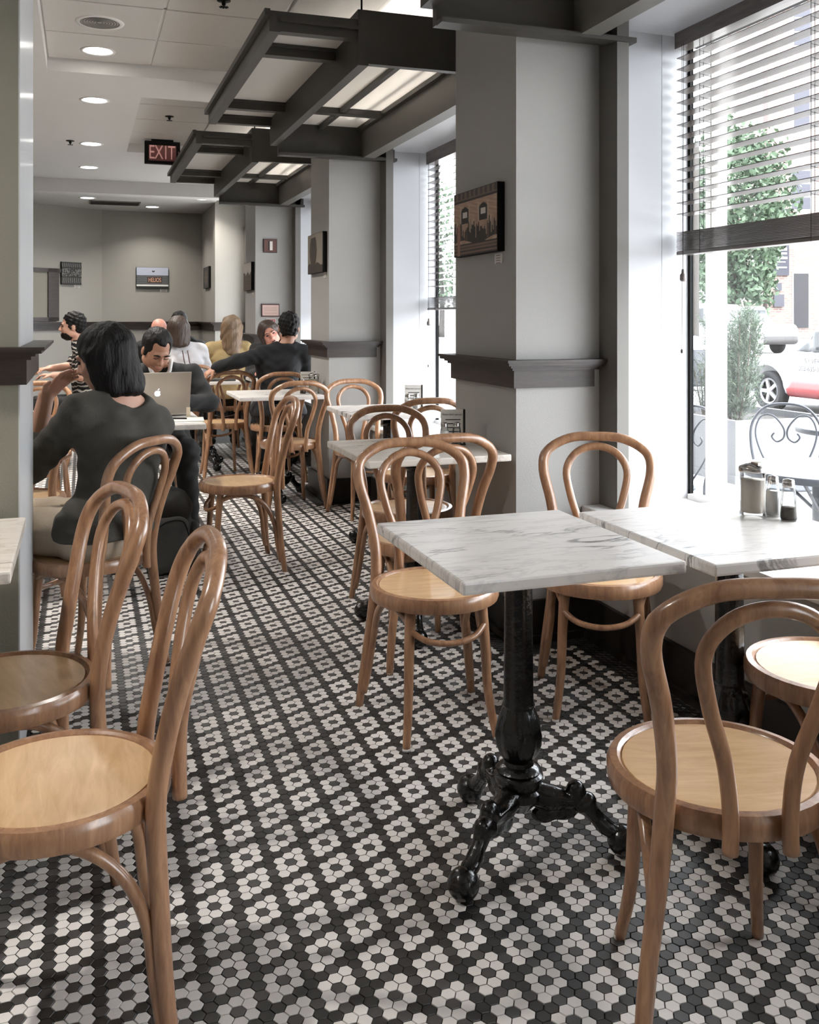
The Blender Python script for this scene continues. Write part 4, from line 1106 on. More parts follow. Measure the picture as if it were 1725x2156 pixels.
def face_bits(parent, base, c, Rh, s=1.0, brow=None, smile=0.0, open_mouth=0.0, closed_eyes=False):
    P = lambda x, y, z: Vector(np.array(c) + Rh @ (np.array((x, y, z)) * s)) - Vector(base)
    R4 = Matrix(Rh.tolist()).to_4x4()
    for q in (-1, 1):
        if closed_eyes:
            MB().tube([P(q * 0.031 - 0.016, 0.0865, 0.003), P(q * 0.031, 0.0905, -0.001), P(q * 0.031 + 0.016, 0.0865, 0.003)], 0.0024 * s, 6).build('eye', M_EYE, parent, True)
        else:
            MB().lathe([(0.0105 * math.sin(math.pi * k / 8), -0.0105 * math.cos(math.pi * k / 8)) for k in range(9)], 12, Matrix.Translation(P(q * 0.031, 0.0795, 0.003)) @ R4 @ Matrix.Diagonal((1.25 * s, 1 * s, 0.62 * s, 1)), cap=False).build('eye', M_EYE, parent, True)
        if brow: MB().tube([P(q * 0.013, 0.094, 0.019), P(q * 0.030, 0.094, 0.026), P(q * 0.050, 0.084, 0.020)], [0.004 * s, 0.005 * s, 0.003 * s], 6).build('eyebrow', brow, parent, True)
    if open_mouth > 0:
        MB().lathe([(0.02 * math.sin(math.pi * k / 8), -0.02 * math.cos(math.pi * k / 8)) for k in range(9)], 12, Matrix.Translation(P(0, 0.0895, -0.064)) @ R4 @ Matrix.Diagonal((1.0 * s, 0.4 * s, open_mouth * s, 1)), cap=False).build('mouth', M_MOUTH, parent, True)
    else:
        MB().tube([P(-0.022, 0.0905, -0.063 + smile), P(0, 0.0985, -0.0635), P(0.022, 0.0905, -0.063 + smile)], [0.002 * s, 0.0034 * s, 0.002 * s], 6).build('mouth', M_LIP, parent, True)

def seated(x, y, hd, lean=0.05, seat=0.0, tall=1.0, knees=0.42, side=0.0):
    f = np.array((-math.sin(hd), math.cos(hd), 0)); r = np.array((math.cos(hd), math.sin(hd), 0)); o = np.array((x, y, 0.0))
    P = lambda a, b, c: o + r * (a + side * max(0, c - .55)) + f * b + np.array((0, 0, c))
    k = tall; J = {'f': f, 'r': r, 'hd': hd}
    J['pelvis'] = P(0, 0, .55); J['waist'] = P(0, lean * .35, .71); J['chest'] = P(0, lean * .75, .70 + .20 * k); J['neck'] = P(0, lean * 1.0, .70 + .34 * k); J['head'] = P(0, lean * 1.15 + .02, .70 + .48 * k)
    for q, s in (('R', 1), ('L', -1)):
        J['hip' + q] = P(s * .085, 0, .535); J['knee' + q] = P(s * .12, knees, .525); J['ank' + q] = P(s * .12, knees + .01, .10); J['toe' + q] = P(s * .135, knees + .15, .045)
        J['sh' + q] = P(s * .168, lean * .9, .70 + .29 * k); J['el' + q] = P(s * .23, lean + .06, .76); J['wr' + q] = P(s * .16, lean + .28, .80)
    return J

def body_fields(J, fd, g=0.0, parts=('torso', 'arms', 'legs'), sleeve=1.0, wide=1.0):
    A = lambda k: np.array(J[k], float)
    r = J['r']
    if 'torso' in parts:
        fd.cap(A('hipL'), A('hipR'), .105 * wide + g, None, k=.04)
        fd.cap(A('pelvis'), A('waist'), .115 * wide + g, .105 * wide + g, k=.05)
        for s in (-1, 1):
            fd.cap(A('waist') + r * s * .045, A('chest') + r * s * .062, .085 * wide + g, .094 * wide + g, k=.05)
            fd.cap(A('chest') + r * s * .062, A('neck') + r * s * .05 - np.array((0, 0, .06)), .092 * wide + g, .05 + g, k=.05)
        sl, sr, nk = A('shL'), A('shR'), A('neck')
        fd.cap(sl, nk - np.array((0, 0, .012)), .056 * wide + g, .050 + g, k=.04); fd.cap(sr, nk - np.array((0, 0, .012)), .056 * wide + g, .050 + g, k=.04)
    if 'arms' in parts:
        for q in 'LR':
            a, b, c = A('sh' + q), A('el' + q), A('wr' + q)
            if sleeve >= 1.0:
                fd.cap(a, b, .052 + g, .043 + g, k=.03); fd.cap(b, b + (c - b) * (sleeve - 1 if sleeve < 2 else 1), .042 + g, (.042 + (.029 - .042) * (sleeve - 1)) + g, k=.02)
            else: fd.cap(a, a + (b - a) * sleeve, .054 + g, .050 + g * 1.6, k=.03)
    if 'legs' in parts:
        for q in 'LR':
            fd.cap(A('hip' + q), A('knee' + q), .088 + g, .062 + g, k=.04); fd.cap(A('knee' + q), A('ank' + q), .058 + g, .040 + g * 1.6, k=.03)
def skin_all(J, fd, handspec=True, ear=True, Rh=None, hs=1.0, curl=(0.6, 0.6)):
    body_fields(J, fd, 0.0, ('torso', 'arms', 'legs'), 2.0)
    A = lambda k: np.array(J[k], float)
    hb = A('head') + Rh @ np.array((0, -0.02, -0.07))
    fd.cap(A('neck') - np.array((0, 0, .02)), hb, .054, .050, k=.02)
    for q in 'LR': fd.cap(A('ank' + q), A('toe' + q), .04, .032, k=.03)
    head_skin(fd, A('head'), Rh, hs, ear)
    for i, q in enumerate('LR'):
        sp_ = J.get('hand' + q)
        if sp_ is None:
            d = nv(A('wr' + q) - A('el' + q)); n_ = np.array((0, 0, -1.0)); side = 1 if q == 'R' else -1
            sp_ = (d, n_, -side, curl[i], .6)
        hand(fd, A('wr' + q), *sp_)
def hair_field(c, Rh, res, kind, s=1.0):
    fd = Field(res, 0.02)
    P = lambda x, y, z: np.array(c) + Rh @ (np.array((x, y, z)) * s)
    if kind in ('short', 'curly', 'receding'):
        fd.ell(P(0, -0.022, 0.045), np.array((0.085, 0.100, 0.089)) * s, Rh); fd.ell(P(0, -0.055, -0.01), np.array((0.070, 0.060, 0.080)) * s, Rh)
        for q in (-1, 1): fd.ell(P(q * .072, 0.012, 0.0), np.array((.010, .018, .032)) * s, Rh, k=.01)
        fd.ell(P(0, 0.105, -0.028), np.array((0.080, 0.085, 0.110)) * s, Rh, op='s', k=.01)
        if kind == 'receding':
            for q in (-1, 1): fd.ell(P(q * .045, 0.095, 0.075), np.array((.034, .050, .040)) * s, Rh, op='s', k=.012)
        fd.plane(P(0, -0.02, -0.075), -(Rh @ np.array((0, 0.25, 1.0))))
    elif kind in ('long', 'bob'):
        low = -0.24 if kind == 'long' else -0.135
        fd.ell(P(0, -0.022, 0.040), np.array((0.092, 0.106, 0.092)) * s, Rh)
        for x, y, r in ((-.060, -.035, .046), (.060, -.035, .046), (0, -.075, .050), (-.034, -.068, .048), (.034, -.068, .048), (-.072, .010, .030), (.072, .010, .030)):
            fd.cap(P(x, y, .02), P(x * 1.12, y - .008, low + abs(x) * .25), r * s, r * .72 * s, k=.02)
        fd.ell(P(0, 0.108, -0.050), np.array((0.066, 0.085, 0.125)) * s, Rh, op='s', k=.01)
    elif kind == 'beard':
        fd.ell(P(0, 0.030, -0.075), np.array((0.063, 0.070, 0.048)) * s, Rh)
        fd.ell(P(0, 0.103, -0.062), np.array((0.022, 0.016, 0.006)) * s, Rh, op='s', k=.004)
        fd.plane(P(0, 0.05, -0.036), Rh @ np.array((0, 0.35, 1.0)))
    if kind == 'curly': fd.disp = wrinkle(0.006, 150, 190, 1.0)
    elif kind == 'long': fd.disp = wrinkle(0.0060, 62, 40, 2.0)
    else: fd.disp = wrinkle(0.0024, 130, 26, 2.0)
    return fd

def person(name, label, J, skin, top, trousers, hair, Rh, res=0.010, sleeve=2.0, hs=1.0, base=None, wide=1.0, hk='short', beard=None, face=None, shoes=None, neck_cut=0.0, neck_r=.070, neck_off=(0, 0, 0), wr=0.004, curl=(0.6, 0.6), jacket_g=0.014, extra_skin=None):
    b0 = base or (float(J['pelvis'][0]), float(J['pelvis'][1]), 0.0)
    e = empty(name, b0, 0, label, 'person')
    fd = Field(res, 0.02); skin_all(J, fd, Rh=Rh, hs=hs, curl=curl)
    if extra_skin: extra_skin(fd)
    body = obj_from('body', fd.mesh('body', skin, b0), e)
    ft = Field(res, 0.02); body_fields(J, ft, jacket_g, ('torso', 'arms'), sleeve, wide); ft.cap(J['hipL'], J['hipR'], .129, None, k=.04); ft.cap(J['pelvis'], J['waist'], .133 * wide, .120 * wide, k=.04); ft.disp = wrinkle(wr, 34, 80, b0[0] * 7)
    nk = np.array(J['neck'], float); nd = nv(0.25 * nv(np.array(J['head'], float) - nk) + np.array((0, 0, 1.0)))
    ft.ell(nk + nd * (0.055 + neck_cut) + np.array(neck_off), (neck_r, neck_r, .062), None, .008, 's'); ft.plane((0, 0, .515), (0, 0, -1))
    obj_from('shirt', ft.mesh('shirt', top, b0), e)
    fl_ = Field(res, 0.02); body_fields(J, fl_, 0.010, ('legs',)); fl_.cap(J['hipL'], J['hipR'], .117, None, k=.04); fl_.cap(J['pelvis'], np.array(J['pelvis']) * .6 + np.array(J['waist']) * .4, .120, .108, k=.04); fl_.disp = wrinkle(.004, 38, 60, 3 + b0[1])
    obj_from('trousers', fl_.mesh('trousers', trousers, b0), e)
    for q in 'LR':
        fs = Field(max(res, .008), .02); a, t = np.array(J['ank' + q], float), np.array(J['toe' + q], float)
        a2 = a.copy(); a2[2] = .05; fs.cap(a2 - nv(t - a2) * .045, t + nv(t - a2) * .03, .042, .038); fs.cap(a, a2, .042, .044); fs.plane((0, 0, .004), (0, 0, -1))
        obj_from('shoe', fs.mesh('shoe', shoes or M_BLACKMETAL, b0), e)
    if hair: obj_from('hair', hair_field(J['head'], Rh, min(res, .008), hk, hs).mesh('hair', hair, b0), e)
    if beard: obj_from('beard', hair_field(J['head'], Rh, .006, 'beard', hs).mesh('beard', beard, b0), e)
    if face: face_bits(e, b0, J['head'], Rh, hs, **face)
    return e

# the woman in the grey top, back to us, chin in her hand
J = seated(0.11, 3.63, R(38), 0.02)
J.update(pelvis=(.105, 3.640, .55), waist=(.125, 3.648, .71), chest=(.140, 3.662, .86), neck=(.135, 3.672, 1.005), head=(.075, 3.700, 1.150),
         shL=(-.005, 3.600, .955), shR=(.258, 3.745, .890), elL=(-.185, 3.790, .735), wrL=(-.130, 3.850, 1.000), elR=(.215, 3.98, .760), wrR=(-.02, 4.05, .785),
         hipL=(.030, 3.575, .535), hipR=(.125, 3.725, .535), kneeL=(-.330, 3.800, .525), kneeR=(-.240, 3.990, .525), ankL=(-.37, 3.82, .10), ankR=(-.28, 4.01, .10), toeL=(-.48, 3.92, .045), toeR=(-.40, 4.10, .045))
J['handL'] = ((0.62, -0.24, 0.66), (0.55, -0.70, -0.45), -1, 0.28, 0.9)
M_TEE = cloth('grey_brown_tee', (60, 57, 50)); M_KHAKI = cloth('khaki_cotton', (176, 160, 140), .10)
w1 = person('person', 'woman in a dark grey top with black bobbed hair, chin in hand', J, M_SKIN, M_TEE, M_KHAKI, M_HAIRK, Rm(R(62), R(14), R(-6)), res=0.007, sleeve=1.35, hk='bob', neck_cut=-0.020, neck_r=.088, neck_off=(.035, -.035, -.01), wr=0.003, face=dict(brow=M_HAIRK))

# the man with the laptop, facing us, looking down
J = seated(0.43, 6.10, R(180), 0.22, tall=0.93)
J.update(head=(.415, 5.790, 1.105), neck=(.435, 5.860, .985), chest=(.44, 5.94, .84), waist=(.44, 6.04, .70), shR=(.255, 5.90, .945), shL=(.625, 5.90, .945), elR=(.165, 5.78, .775), elL=(.715, 5.76, .790), wrR=(.270, 5.600, .800), wrL=(.470, 5.590, .800),
         kneeL=(.570, 5.620, .525), kneeR=(.310, 5.640, .525), ankL=(.585, 5.60, .10), ankR=(.33, 5.66, .10), toeL=(.600, 5.45, .045), toeR=(.33, 5.51, .045))
M_SUIT = cloth('black_suit', (17, 16, 15)); M_TROU = cloth('black_trousers', (20, 19, 18))
m1 = person('person', 'man in a black jacket looking down at the laptop', J, M_SKINT, M_SUIT, M_TROU, M_HAIRK, Rm(R(180 + 16), R(34), R(-4)), res=0.008, sleeve=1.92, hk='receding', face=dict(brow=M_HAIRK, closed_eyes=True), curl=(0.5, 0.5))
# his white shirt collar
b0 = m1.location
cl = MB()
for s, x in ((-1, .39), (1, .48)):
    cl.tube([(x - b0.x + s * .022, 5.835 - b0.y, 1.045), (x - b0.x + s * .008, 5.772 - b0.y, 0.985), (.435 - b0.x + s * .012, 5.758 - b0.y, .93)], [.014, .012, .006], 8)
cl.build('collar', cloth('white_shirt', (214, 210, 206), .03), m1, True)

# the man in the striped shirt, in profile
J = seated(0.045, 8.92, R(90), 0.02, side=0.0)
J.update(head=(-.085, 8.905, 1.220), neck=(-.020, 8.91, 1.075), elL=(.000, 8.700, .790), wrL=(-.235, 8.740, .800), elR=(-.09, 9.10, .86), wrR=(-.275, 8.93, .850))
M_STRIPE = mat_stripes('black_white_stripes', (26, 24, 22), (196, 190, 182), 'Z', 26, .34, 1.6)
person('person', 'bearded man in a black and white striped shirt, seen in profile', J, M_SKIN, M_STRIPE, M_TROU, M_HAIRK, Rm(R(92), R(2)), res=0.010, sleeve=0.75, hk='curly', beard=M_HAIRK, face=dict(brow=M_HAIRK))

# four sitters further back
J = seated(0.72, 9.62, R(5), 0.08); J.update(head=(.715, 9.66, 1.165))
person('person', 'bald man in a dark jacket with his back turned', J, M_SKINR, M_SUIT, M_TROU, None, Rm(R(5), R(24)), res=0.012, wide=1.15)
J = seated(0.930, 8.90, R(8), 0.04, side=-0.14); J.update(head=(.828, 8.90, 1.185))
M_BLOUSE = cloth('white_blouse', (214, 212, 214), .03)
w2 = person('person', 'long brown-haired woman in a white blouse with dark stripes down the back', J, M_SKIN, M_BLOUSE, M_TROU, M_HAIRB, Rm(R(2), R(4)), res=0.010, hk='bob', sleeve=1.8)
b0 = w2.location; sm_ = mat('stripe_maroon', (84, 48, 46), .8)
for dx in (-.02, .025):
    MB().tube([(-.055 + dx, -.122, 1.00), (-.04 + dx, -.132, .90), (-.005 + dx, -.132, .78), (.02 + dx, -.136, .66)], .0065, 6, flat=.6).build('stripe', sm_, w2, True)
J = seated(1.000, 10.22, R(0), 0.06); J.update(head=(.965, 10.25, 1.235), neck=(.98, 10.25, 1.09))
person('person', 'black-haired person in dark clothes, mostly hidden behind the brown-haired woman', J, M_SKINT, M_SUIT, M_TROU, M_HAIRK, Rm(R(0), R(0)), res=0.012)
J = seated(1.350, 9.32, R(0), 0.03); J.update(head=(1.375, 9.34, 1.195))
M_YEL = cloth('yellow_top', (180, 156, 110), .12)
person('person', 'woman with long wavy fair hair and a yellow top, back turned', J, M_SKIN, M_YEL, M_TROU, M_HAIRF, Rm(R(-4), R(0)), res=0.010, hk='long', sleeve=1.6)

# the laughing woman and the man in the dark suit
J = seated(1.72, 8.92, R(172), 0.14); J.update(head=(1.625, 8.660, 1.150), neck=(1.69, 8.74, 1.02))
M_DK = cloth('dark_top', (44, 42, 42))
person('person', 'laughing woman with shoulder-length two-tone hair facing the suited man', J, M_SKINR, M_DK, M_TROU, M_HAIRB, Rm(R(176), R(6), R(26)), res=0.009, hk='bob', face=dict(brow=M_HAIRB, open_mouth=0.45))
J = seated(1.500, 7.580, R(-4), 0.06, tall=1.03)
J.update(head=(1.592, 7.640, 1.215), neck=(1.560, 7.62, 1.065), shL=(1.370, 7.600, 1.000), shR=(1.715, 7.625, 1.000), elL=(1.165, 7.520, .955), wrL=(.985, 7.525, .905), elR=(1.78, 7.74, .78), wrR=(1.66, 7.95, .80))
J['handL'] = ((-0.75, 0.05, -0.55), (0.2, 0.3, -0.9), 1, 0.7, .5)
M_NAVY = cloth('navy_suit', (14, 15, 18))
person('person', 'man in a dark suit with wavy black hair, arm stretched over a chair back', J, M_SKINT, M_NAVY, M_TROU, M_HAIRK, Rm(R(-12), R(0)), res=0.009, hk='curly', sleeve=1.95, wide=1.06)

# ------------------------------------------------------------------ backpack on the floor by the laptop table
bp = empty('backpack', (0.415, 4.98, 0), R(12), 'dark grey backpack standing on the floor by the laptop table', 'backpack')
M_BAG = cloth('bag_canvas', (52, 51, 48), .2); M_BAG2 = cloth('bag_canvas_pocket', (62, 61, 58), .2)
f1 = Field(.008, .03); f1.rbox((0, 0.03, .20), (.125, .075, .195), .06).ell((0, 0.03, .36), (.105, .06, .07)); f1.plane((0, 0, .004), (0, 0, -1)); f1.disp = wrinkle(.005, 36, 50, 1)
obj_from('main_bag', f1.mesh('main_bag', M_BAG), bp)
f2_ = Field(.007, .02); f2_.rbox((-.015, -.062, .15), (.095, .045, .14), .04); f2_.plane((0, 0, .004), (0, 0, -1)); f2_.disp = wrinkle(.004, 44, 60, 2)
obj_from('front_pocket', f2_.mesh('front_pocket', M_BAG2), bp)
f3_ = Field(.007, .02); f3_.rbox((.128, .02, .13), (.028, .055, .12), .025); f3_.plane((0, 0, .004), (0, 0, -1)); f3_.disp = wrinkle(.003, 44, 60, 3)
obj_from('side_pocket', f3_.mesh('side_pocket', M_BAG2), bp)
MB().tube(catmull([(-.05, .08, .40), (-.045, .09, .45), (.045, .09, .45), (.05, .08, .40)], 6), .010, 8).build('carry_handle', M_BAG, bp, True)
for s in (-1, 1):
    MB().tube(catmull([(s * .06, .11, .40), (s * .09, .15, .30), (s * .11, .15, .15), (s * .12, .11, .05)], 6), .013, 8, flat=.4).build('shoulder_strap', M_BAG2, bp, True)
MB().tube(catmull([(-.10, -.098, .10), (-.10, -.103, .22), (-.05, -.106, .275), (.04, -.106, .275), (.075, -.103, .2)], 5), .004, 6).build('zip', M_BLACKMETAL, bp, True)
# ------------------------------------------------------------------ outside: pavement, planter, cafe furniture, cars, trees, brick building
M_PAVE = mat('pavement', (188, 185, 182), 0.8, vary=0.06, vscale=3, bump=0.2, bscale=40)
M_ROAD = mat('asphalt', (112, 110, 110), 0.9, vary=0.08, vscale=4)
GZ = -0.14
sbox('pavement', (2.55, -30, GZ - .3), (9.3, 70, GZ), M_PAVE)
sbox('road', (9.3, -30, GZ - .4), (20, 90, GZ - 0.10), M_ROAD)
sbox('parking_ground', (20, -30, GZ - .4), (90, 110, 0.05), M_ROAD)
sbox('outer_wall', (2.55, -30, 3.2), (2.70, 14.3, 3.9), M_SILL)

# planter box with conifer
pl = empty('planter', (5.02, 6.86, GZ), 0, 'tall pale planter box on the pavement outside the window', 'planter')
M_PLANT = mat('planter_stone', (100, 101, 104), 0.8, vary=0.05, vscale=8, bump=0.3, bscale=60)
# near corner at pixel (1548, 1020); walls of a hollow trough
pc = atD(1549, 1020, 2 * (H - GZ) / (1020 - V0) * 1000)
pl.location = (pc.x, pc.y, GZ)
PW, PD, PH = 1.10, 1.40, 0.545
for nm, a, b_ in (('side_wall', (0, 0, 0), (PW, .05, PH)), ('side_wall', (0, PD - .05, 0), (PW, PD, PH)), ('side_wall', (0, .05, 0), (.05, PD - .05, PH)), ('side_wall', (PW - .05, .05, 0), (PW, PD - .05, PH))):
    MB().box(a, b_).build(nm, M_PLANT, pl)
MB().box((-.015, -.015, 0), (PW + .015, PD + .015, .07)).build('plinth', M_PLANT, pl)
MB().box((.05, .05, .05), (PW - .05, PD - .05, PH - .06)).build('soil', mat('soil', (36, 31, 27), .95, vary=.3, vscale=40), pl)
rnd = random.Random(5)
M_NEEDLE = mat('needle_green', (66, 80, 62), 0.7, vary=0.35, vscale=9)
M_STEM = mat('stem_brown', (88, 78, 68), 0.8)
def conifer(loc, h, r, n, label, seed):
    e = empty('conifer', loc, 0, label, 'shrub')
    rn = random.Random(seed); V, Fq = [], []
    st = MB()
    tips = []
    for k in range(9):
        a = 2 * math.pi * k / 9 + rn.uniform(-.3, .3); rr = r * rn.uniform(.25, .75); hh = h * rn.uniform(.78, 1.04)
        p = [(0.05 * math.cos(a), .05 * math.sin(a), 0), (rr * .7 * math.cos(a), rr * .7 * math.sin(a), hh * .45), (rr * math.cos(a), rr * math.sin(a), hh)]
        pts = catmull(p, 6); st.tube(pts, [.010 - .007 * i / len(pts) for i in range(len(pts))], 5); tips.append(pts)
    st.build('stem', M_STEM, e)
    for k in range(n):
        t = rn.random() ** .8; path = tips[rn.randrange(len(tips))]
        i = min(len(path) - 1, int((0.12 + .88 * t) * (len(path) - 1))); c = path[i]
        spread = r * .34 * (1.15 - .75 * t)
        a = rn.uniform(0, 2 * math.pi); c = Vector((c.x + math.cos(a) * spread * rn.random(), c.y + math.sin(a) * spread * rn.random(), c.z + rn.uniform(-.05, .05) * h))
        out = Vector((math.cos(a) * .6, math.sin(a) * .6, rn.uniform(.5, 1.2))).normalized()
        L = rn.uniform(.05, .10)
        for j in range(11):
            f = j / 11; b0_ = c + out * (L * f); an = rn.uniform(0, 2 * math.pi)
            s_ = out.orthogonal().normalized(); s_ = (Matrix.Rotation(an, 3, out) @ s_)
            tip = b0_ + s_ * .026 + out * .020; w = out.cross(s_) * .0032
            o = len(V); V += [b0_ - w, b0_ + w, tip]; Fq.append((o, o + 1, o + 2))
    o = mesh_obj('foliage', V, Fq, M_NEEDLE, e); o['kind'] = 'stuff'
    return e
conifer((pc.x + .36, pc.y + .46, GZ + PH - .06), 1.04, .40, 2600, 'feathery green conifer growing in the planter', 3)
conifer((pc.x + .50, pc.y + 1.05, GZ + PH - .06), .55, .20, 300, 'small low conifer sharing the planter with the tall feathery one', 8)

# wire cafe chair and round tables
M_WIRE = mat('wire_grey', (44, 47, 54), 0.4, 0.2)
M_TTOP = mat('outdoor_table_top', (128, 128, 128), 0.35, vary=.05)
M_TRIM = mat('outdoor_table_edge', (40, 44, 52), 0.5, vary=.4, vscale=60)
def cafe_table(x, y, label, r=.36, zt=.72):
    e = empty('cafe_table', (x, y, GZ), 0, label, 'table', 'round cafe tables outside')
    MB().lathe([(0, zt), (r - .008, zt), (r - .004, zt - .003)], 48).build('top', M_TTOP, e)
    MB().lathe([(r - .004, zt - .002), (r, zt - .004), (r, zt - .034), (r - .01, zt - .036), (0.0, zt - .034)], 48, cap=False).build('rim', M_TRIM, e, True)
    MB().lathe([(.05, .06), (.042, .10), (.042, zt - .06), (.09, zt - .036)], 20).build('post', M_TRIM, e, True)
    for k in range(4):
        a = k * math.pi / 2 + .5
        MB().tube(catmull([(0.03 * math.cos(a), .03 * math.sin(a), .14), (.16 * math.cos(a), .16 * math.sin(a), .09), (.28 * math.cos(a), .28 * math.sin(a), .015)], 5), .018, 8).build('foot', M_TRIM, e, True)
        MB().tube([(0.035 * math.cos(a), .035 * math.sin(a), zt - .20), (.22 * math.cos(a), .22 * math.sin(a), zt - .05)], .009, 6).build('bracket', M_TRIM, e)
    return e
q = atD(1730, 985, 2 * (H - (GZ + .72)) * 1000 / (985 - V0)); cafe_table(q.x, q.y, 'round cafe table outside, behind the sugar jar and shakers')
q2 = atD(1800, 900, 2 * (H - (GZ + .72)) * 1000 / (900 - V0)); cafe_table(q2.x, q2.y, 'round cafe table outside, behind the wire chair')
def wire_chair(x, y, hd, label):
    e = empty('wire_chair', (x, y, GZ), hd, label, 'chair', 'wire cafe chairs outside')
    t = .0085
    for s in (-1, 1):
        MB().tube(catmull([(s * .15, .17, .45), (s * .17, .20, .22), (s * .19, .23, 0)], 5), t, 8).build('leg', M_WIRE, e, True)
    arch = [(.21, -.23, 0), (.18, -.19, .25), (.165, -.17, .45), (.20, -.21, .64), (.195, -.24, .78), (.12, -.26, .88), (0, -.265, .905)]
    MB().tube(catmull(arch + [(-x_, y_, z_) for x_, y_, z_ in arch[-2::-1]], 5), t, 8).build('back_frame', M_WIRE, e, True)
    inner = [(.165, -.17, .47), (.183, -.213, .64), (.168, -.238, .77)]
    for s in (-1, 1):
        # half of the heart: up the side, over, then curling to a scroll at the middle
        p = [(s * .05, -.175, .455), (s * .13, -.195, .58), (s * .175, -.225, .72), (s * .145, -.248, .82), (s * .075, -.252, .83), (s * .015, -.245, .76), (s * .012, -.24, .70), (s * .05, -.238, .672), (s * .08, -.24, .70), (s * .066, -.243, .725)]
        MB().tube(catmull(p, 6), t * .7, 6).build('heart_scroll', M_WIRE, e, True)
    MB().lathe([(0, .452), (.175, .452), (.19, .449), (.19, .438), (.17, .436), (0, .436)], 32).build('seat', M_TRIM, e, True)
    MB().tube(catmull([(.13 * math.cos(a), .13 * math.sin(a), .22) for a in [k * math.pi / 6 for k in range(12)]], 2, True), .005, 6, closed=True).build('leg_ring', M_WIRE, e, True)
    return e
q3 = atD(1655, 850, 2 * (H - (GZ + .905)) * 1000 / (850 - V0)); wire_chair(q3.x - .172, q3.y - .201, R(139.4), 'wire cafe chair with heart-shaped back before the planter')
q4 = atD(1395, 905, 5.6); wire_chair(q4.x, q4.y, R(100), 'wire cafe chair close behind the black window bar')

# pavement bin and a tree trunk seen in the slot beside the window bar
q5 = atD(1463, 740, 20.0)
e = empty('litter_bin', (q5.x, q5.y, GZ), 0, 'dark round litter bin with pale lid across the pavement', 'bin')
MB().lathe([(.26, 0), (.28, .05), (.29, .75), (.27, .78)], 24).build('drum', mat('bin_dark', (52, 54, 58), .6), e, True)
MB().lathe([(.29, .76), (.30, .80), (.22, .95), (.10, 1.03), (0, 1.05)], 24).build('lid', M_SILL, e, True)

# --- cars
M_CWHITE = mat('car_white', (158, 158, 160), 0.25, coat=.6)
M_CRED = mat('car_red', (126, 44, 46), 0.3, coat=.6)
M_CGREY = mat('car_grey', (70, 68, 68), 0.4, coat=.3)
M_CGLASS = mat('car_window', (40, 43, 46), 0.12)
M_TYRE = mat('tyre', (22, 22, 24), 0.8)
M_RIM = mat('rim_alloy', (140, 140, 142), 0.3, .3)
def wheel(parent, x, y, r=.33, sx=-1):
    w = empty('wheel', (x, y, r), 0); w.parent = parent
    My = Matrix.Rotation(math.pi / 2 * sx, 4, 'Y')
    MB().lathe([(r * .62, .0), (r * .66, .06), (r * .92, .10), (r, .06), (r, -.08), (r * .6, -.10)], 36, My).build('tyre', M_TYRE, w, True)
    MB().lathe([(0, .015), (r * .60, .02)], 30, My).build('wheel_well', M_BLACKMETAL, w)
    sp_ = MB().lathe([(r * .55, .055), (r * .63, .075), (r * .65, .06)], 32, My, cap=False)
    sp_.lathe([(0, .07), (r * .16, .065), (r * .18, .03)], 16, My)
    for k in range(5):
        a = k * 2 * math.pi / 5
        sp_.box((-.028, .05, .03), (.028, r * .60, .062), My @ Matrix.Rotation(a, 4, 'Z'))
    sp_.build('rim', M_RIM, w)
    return w
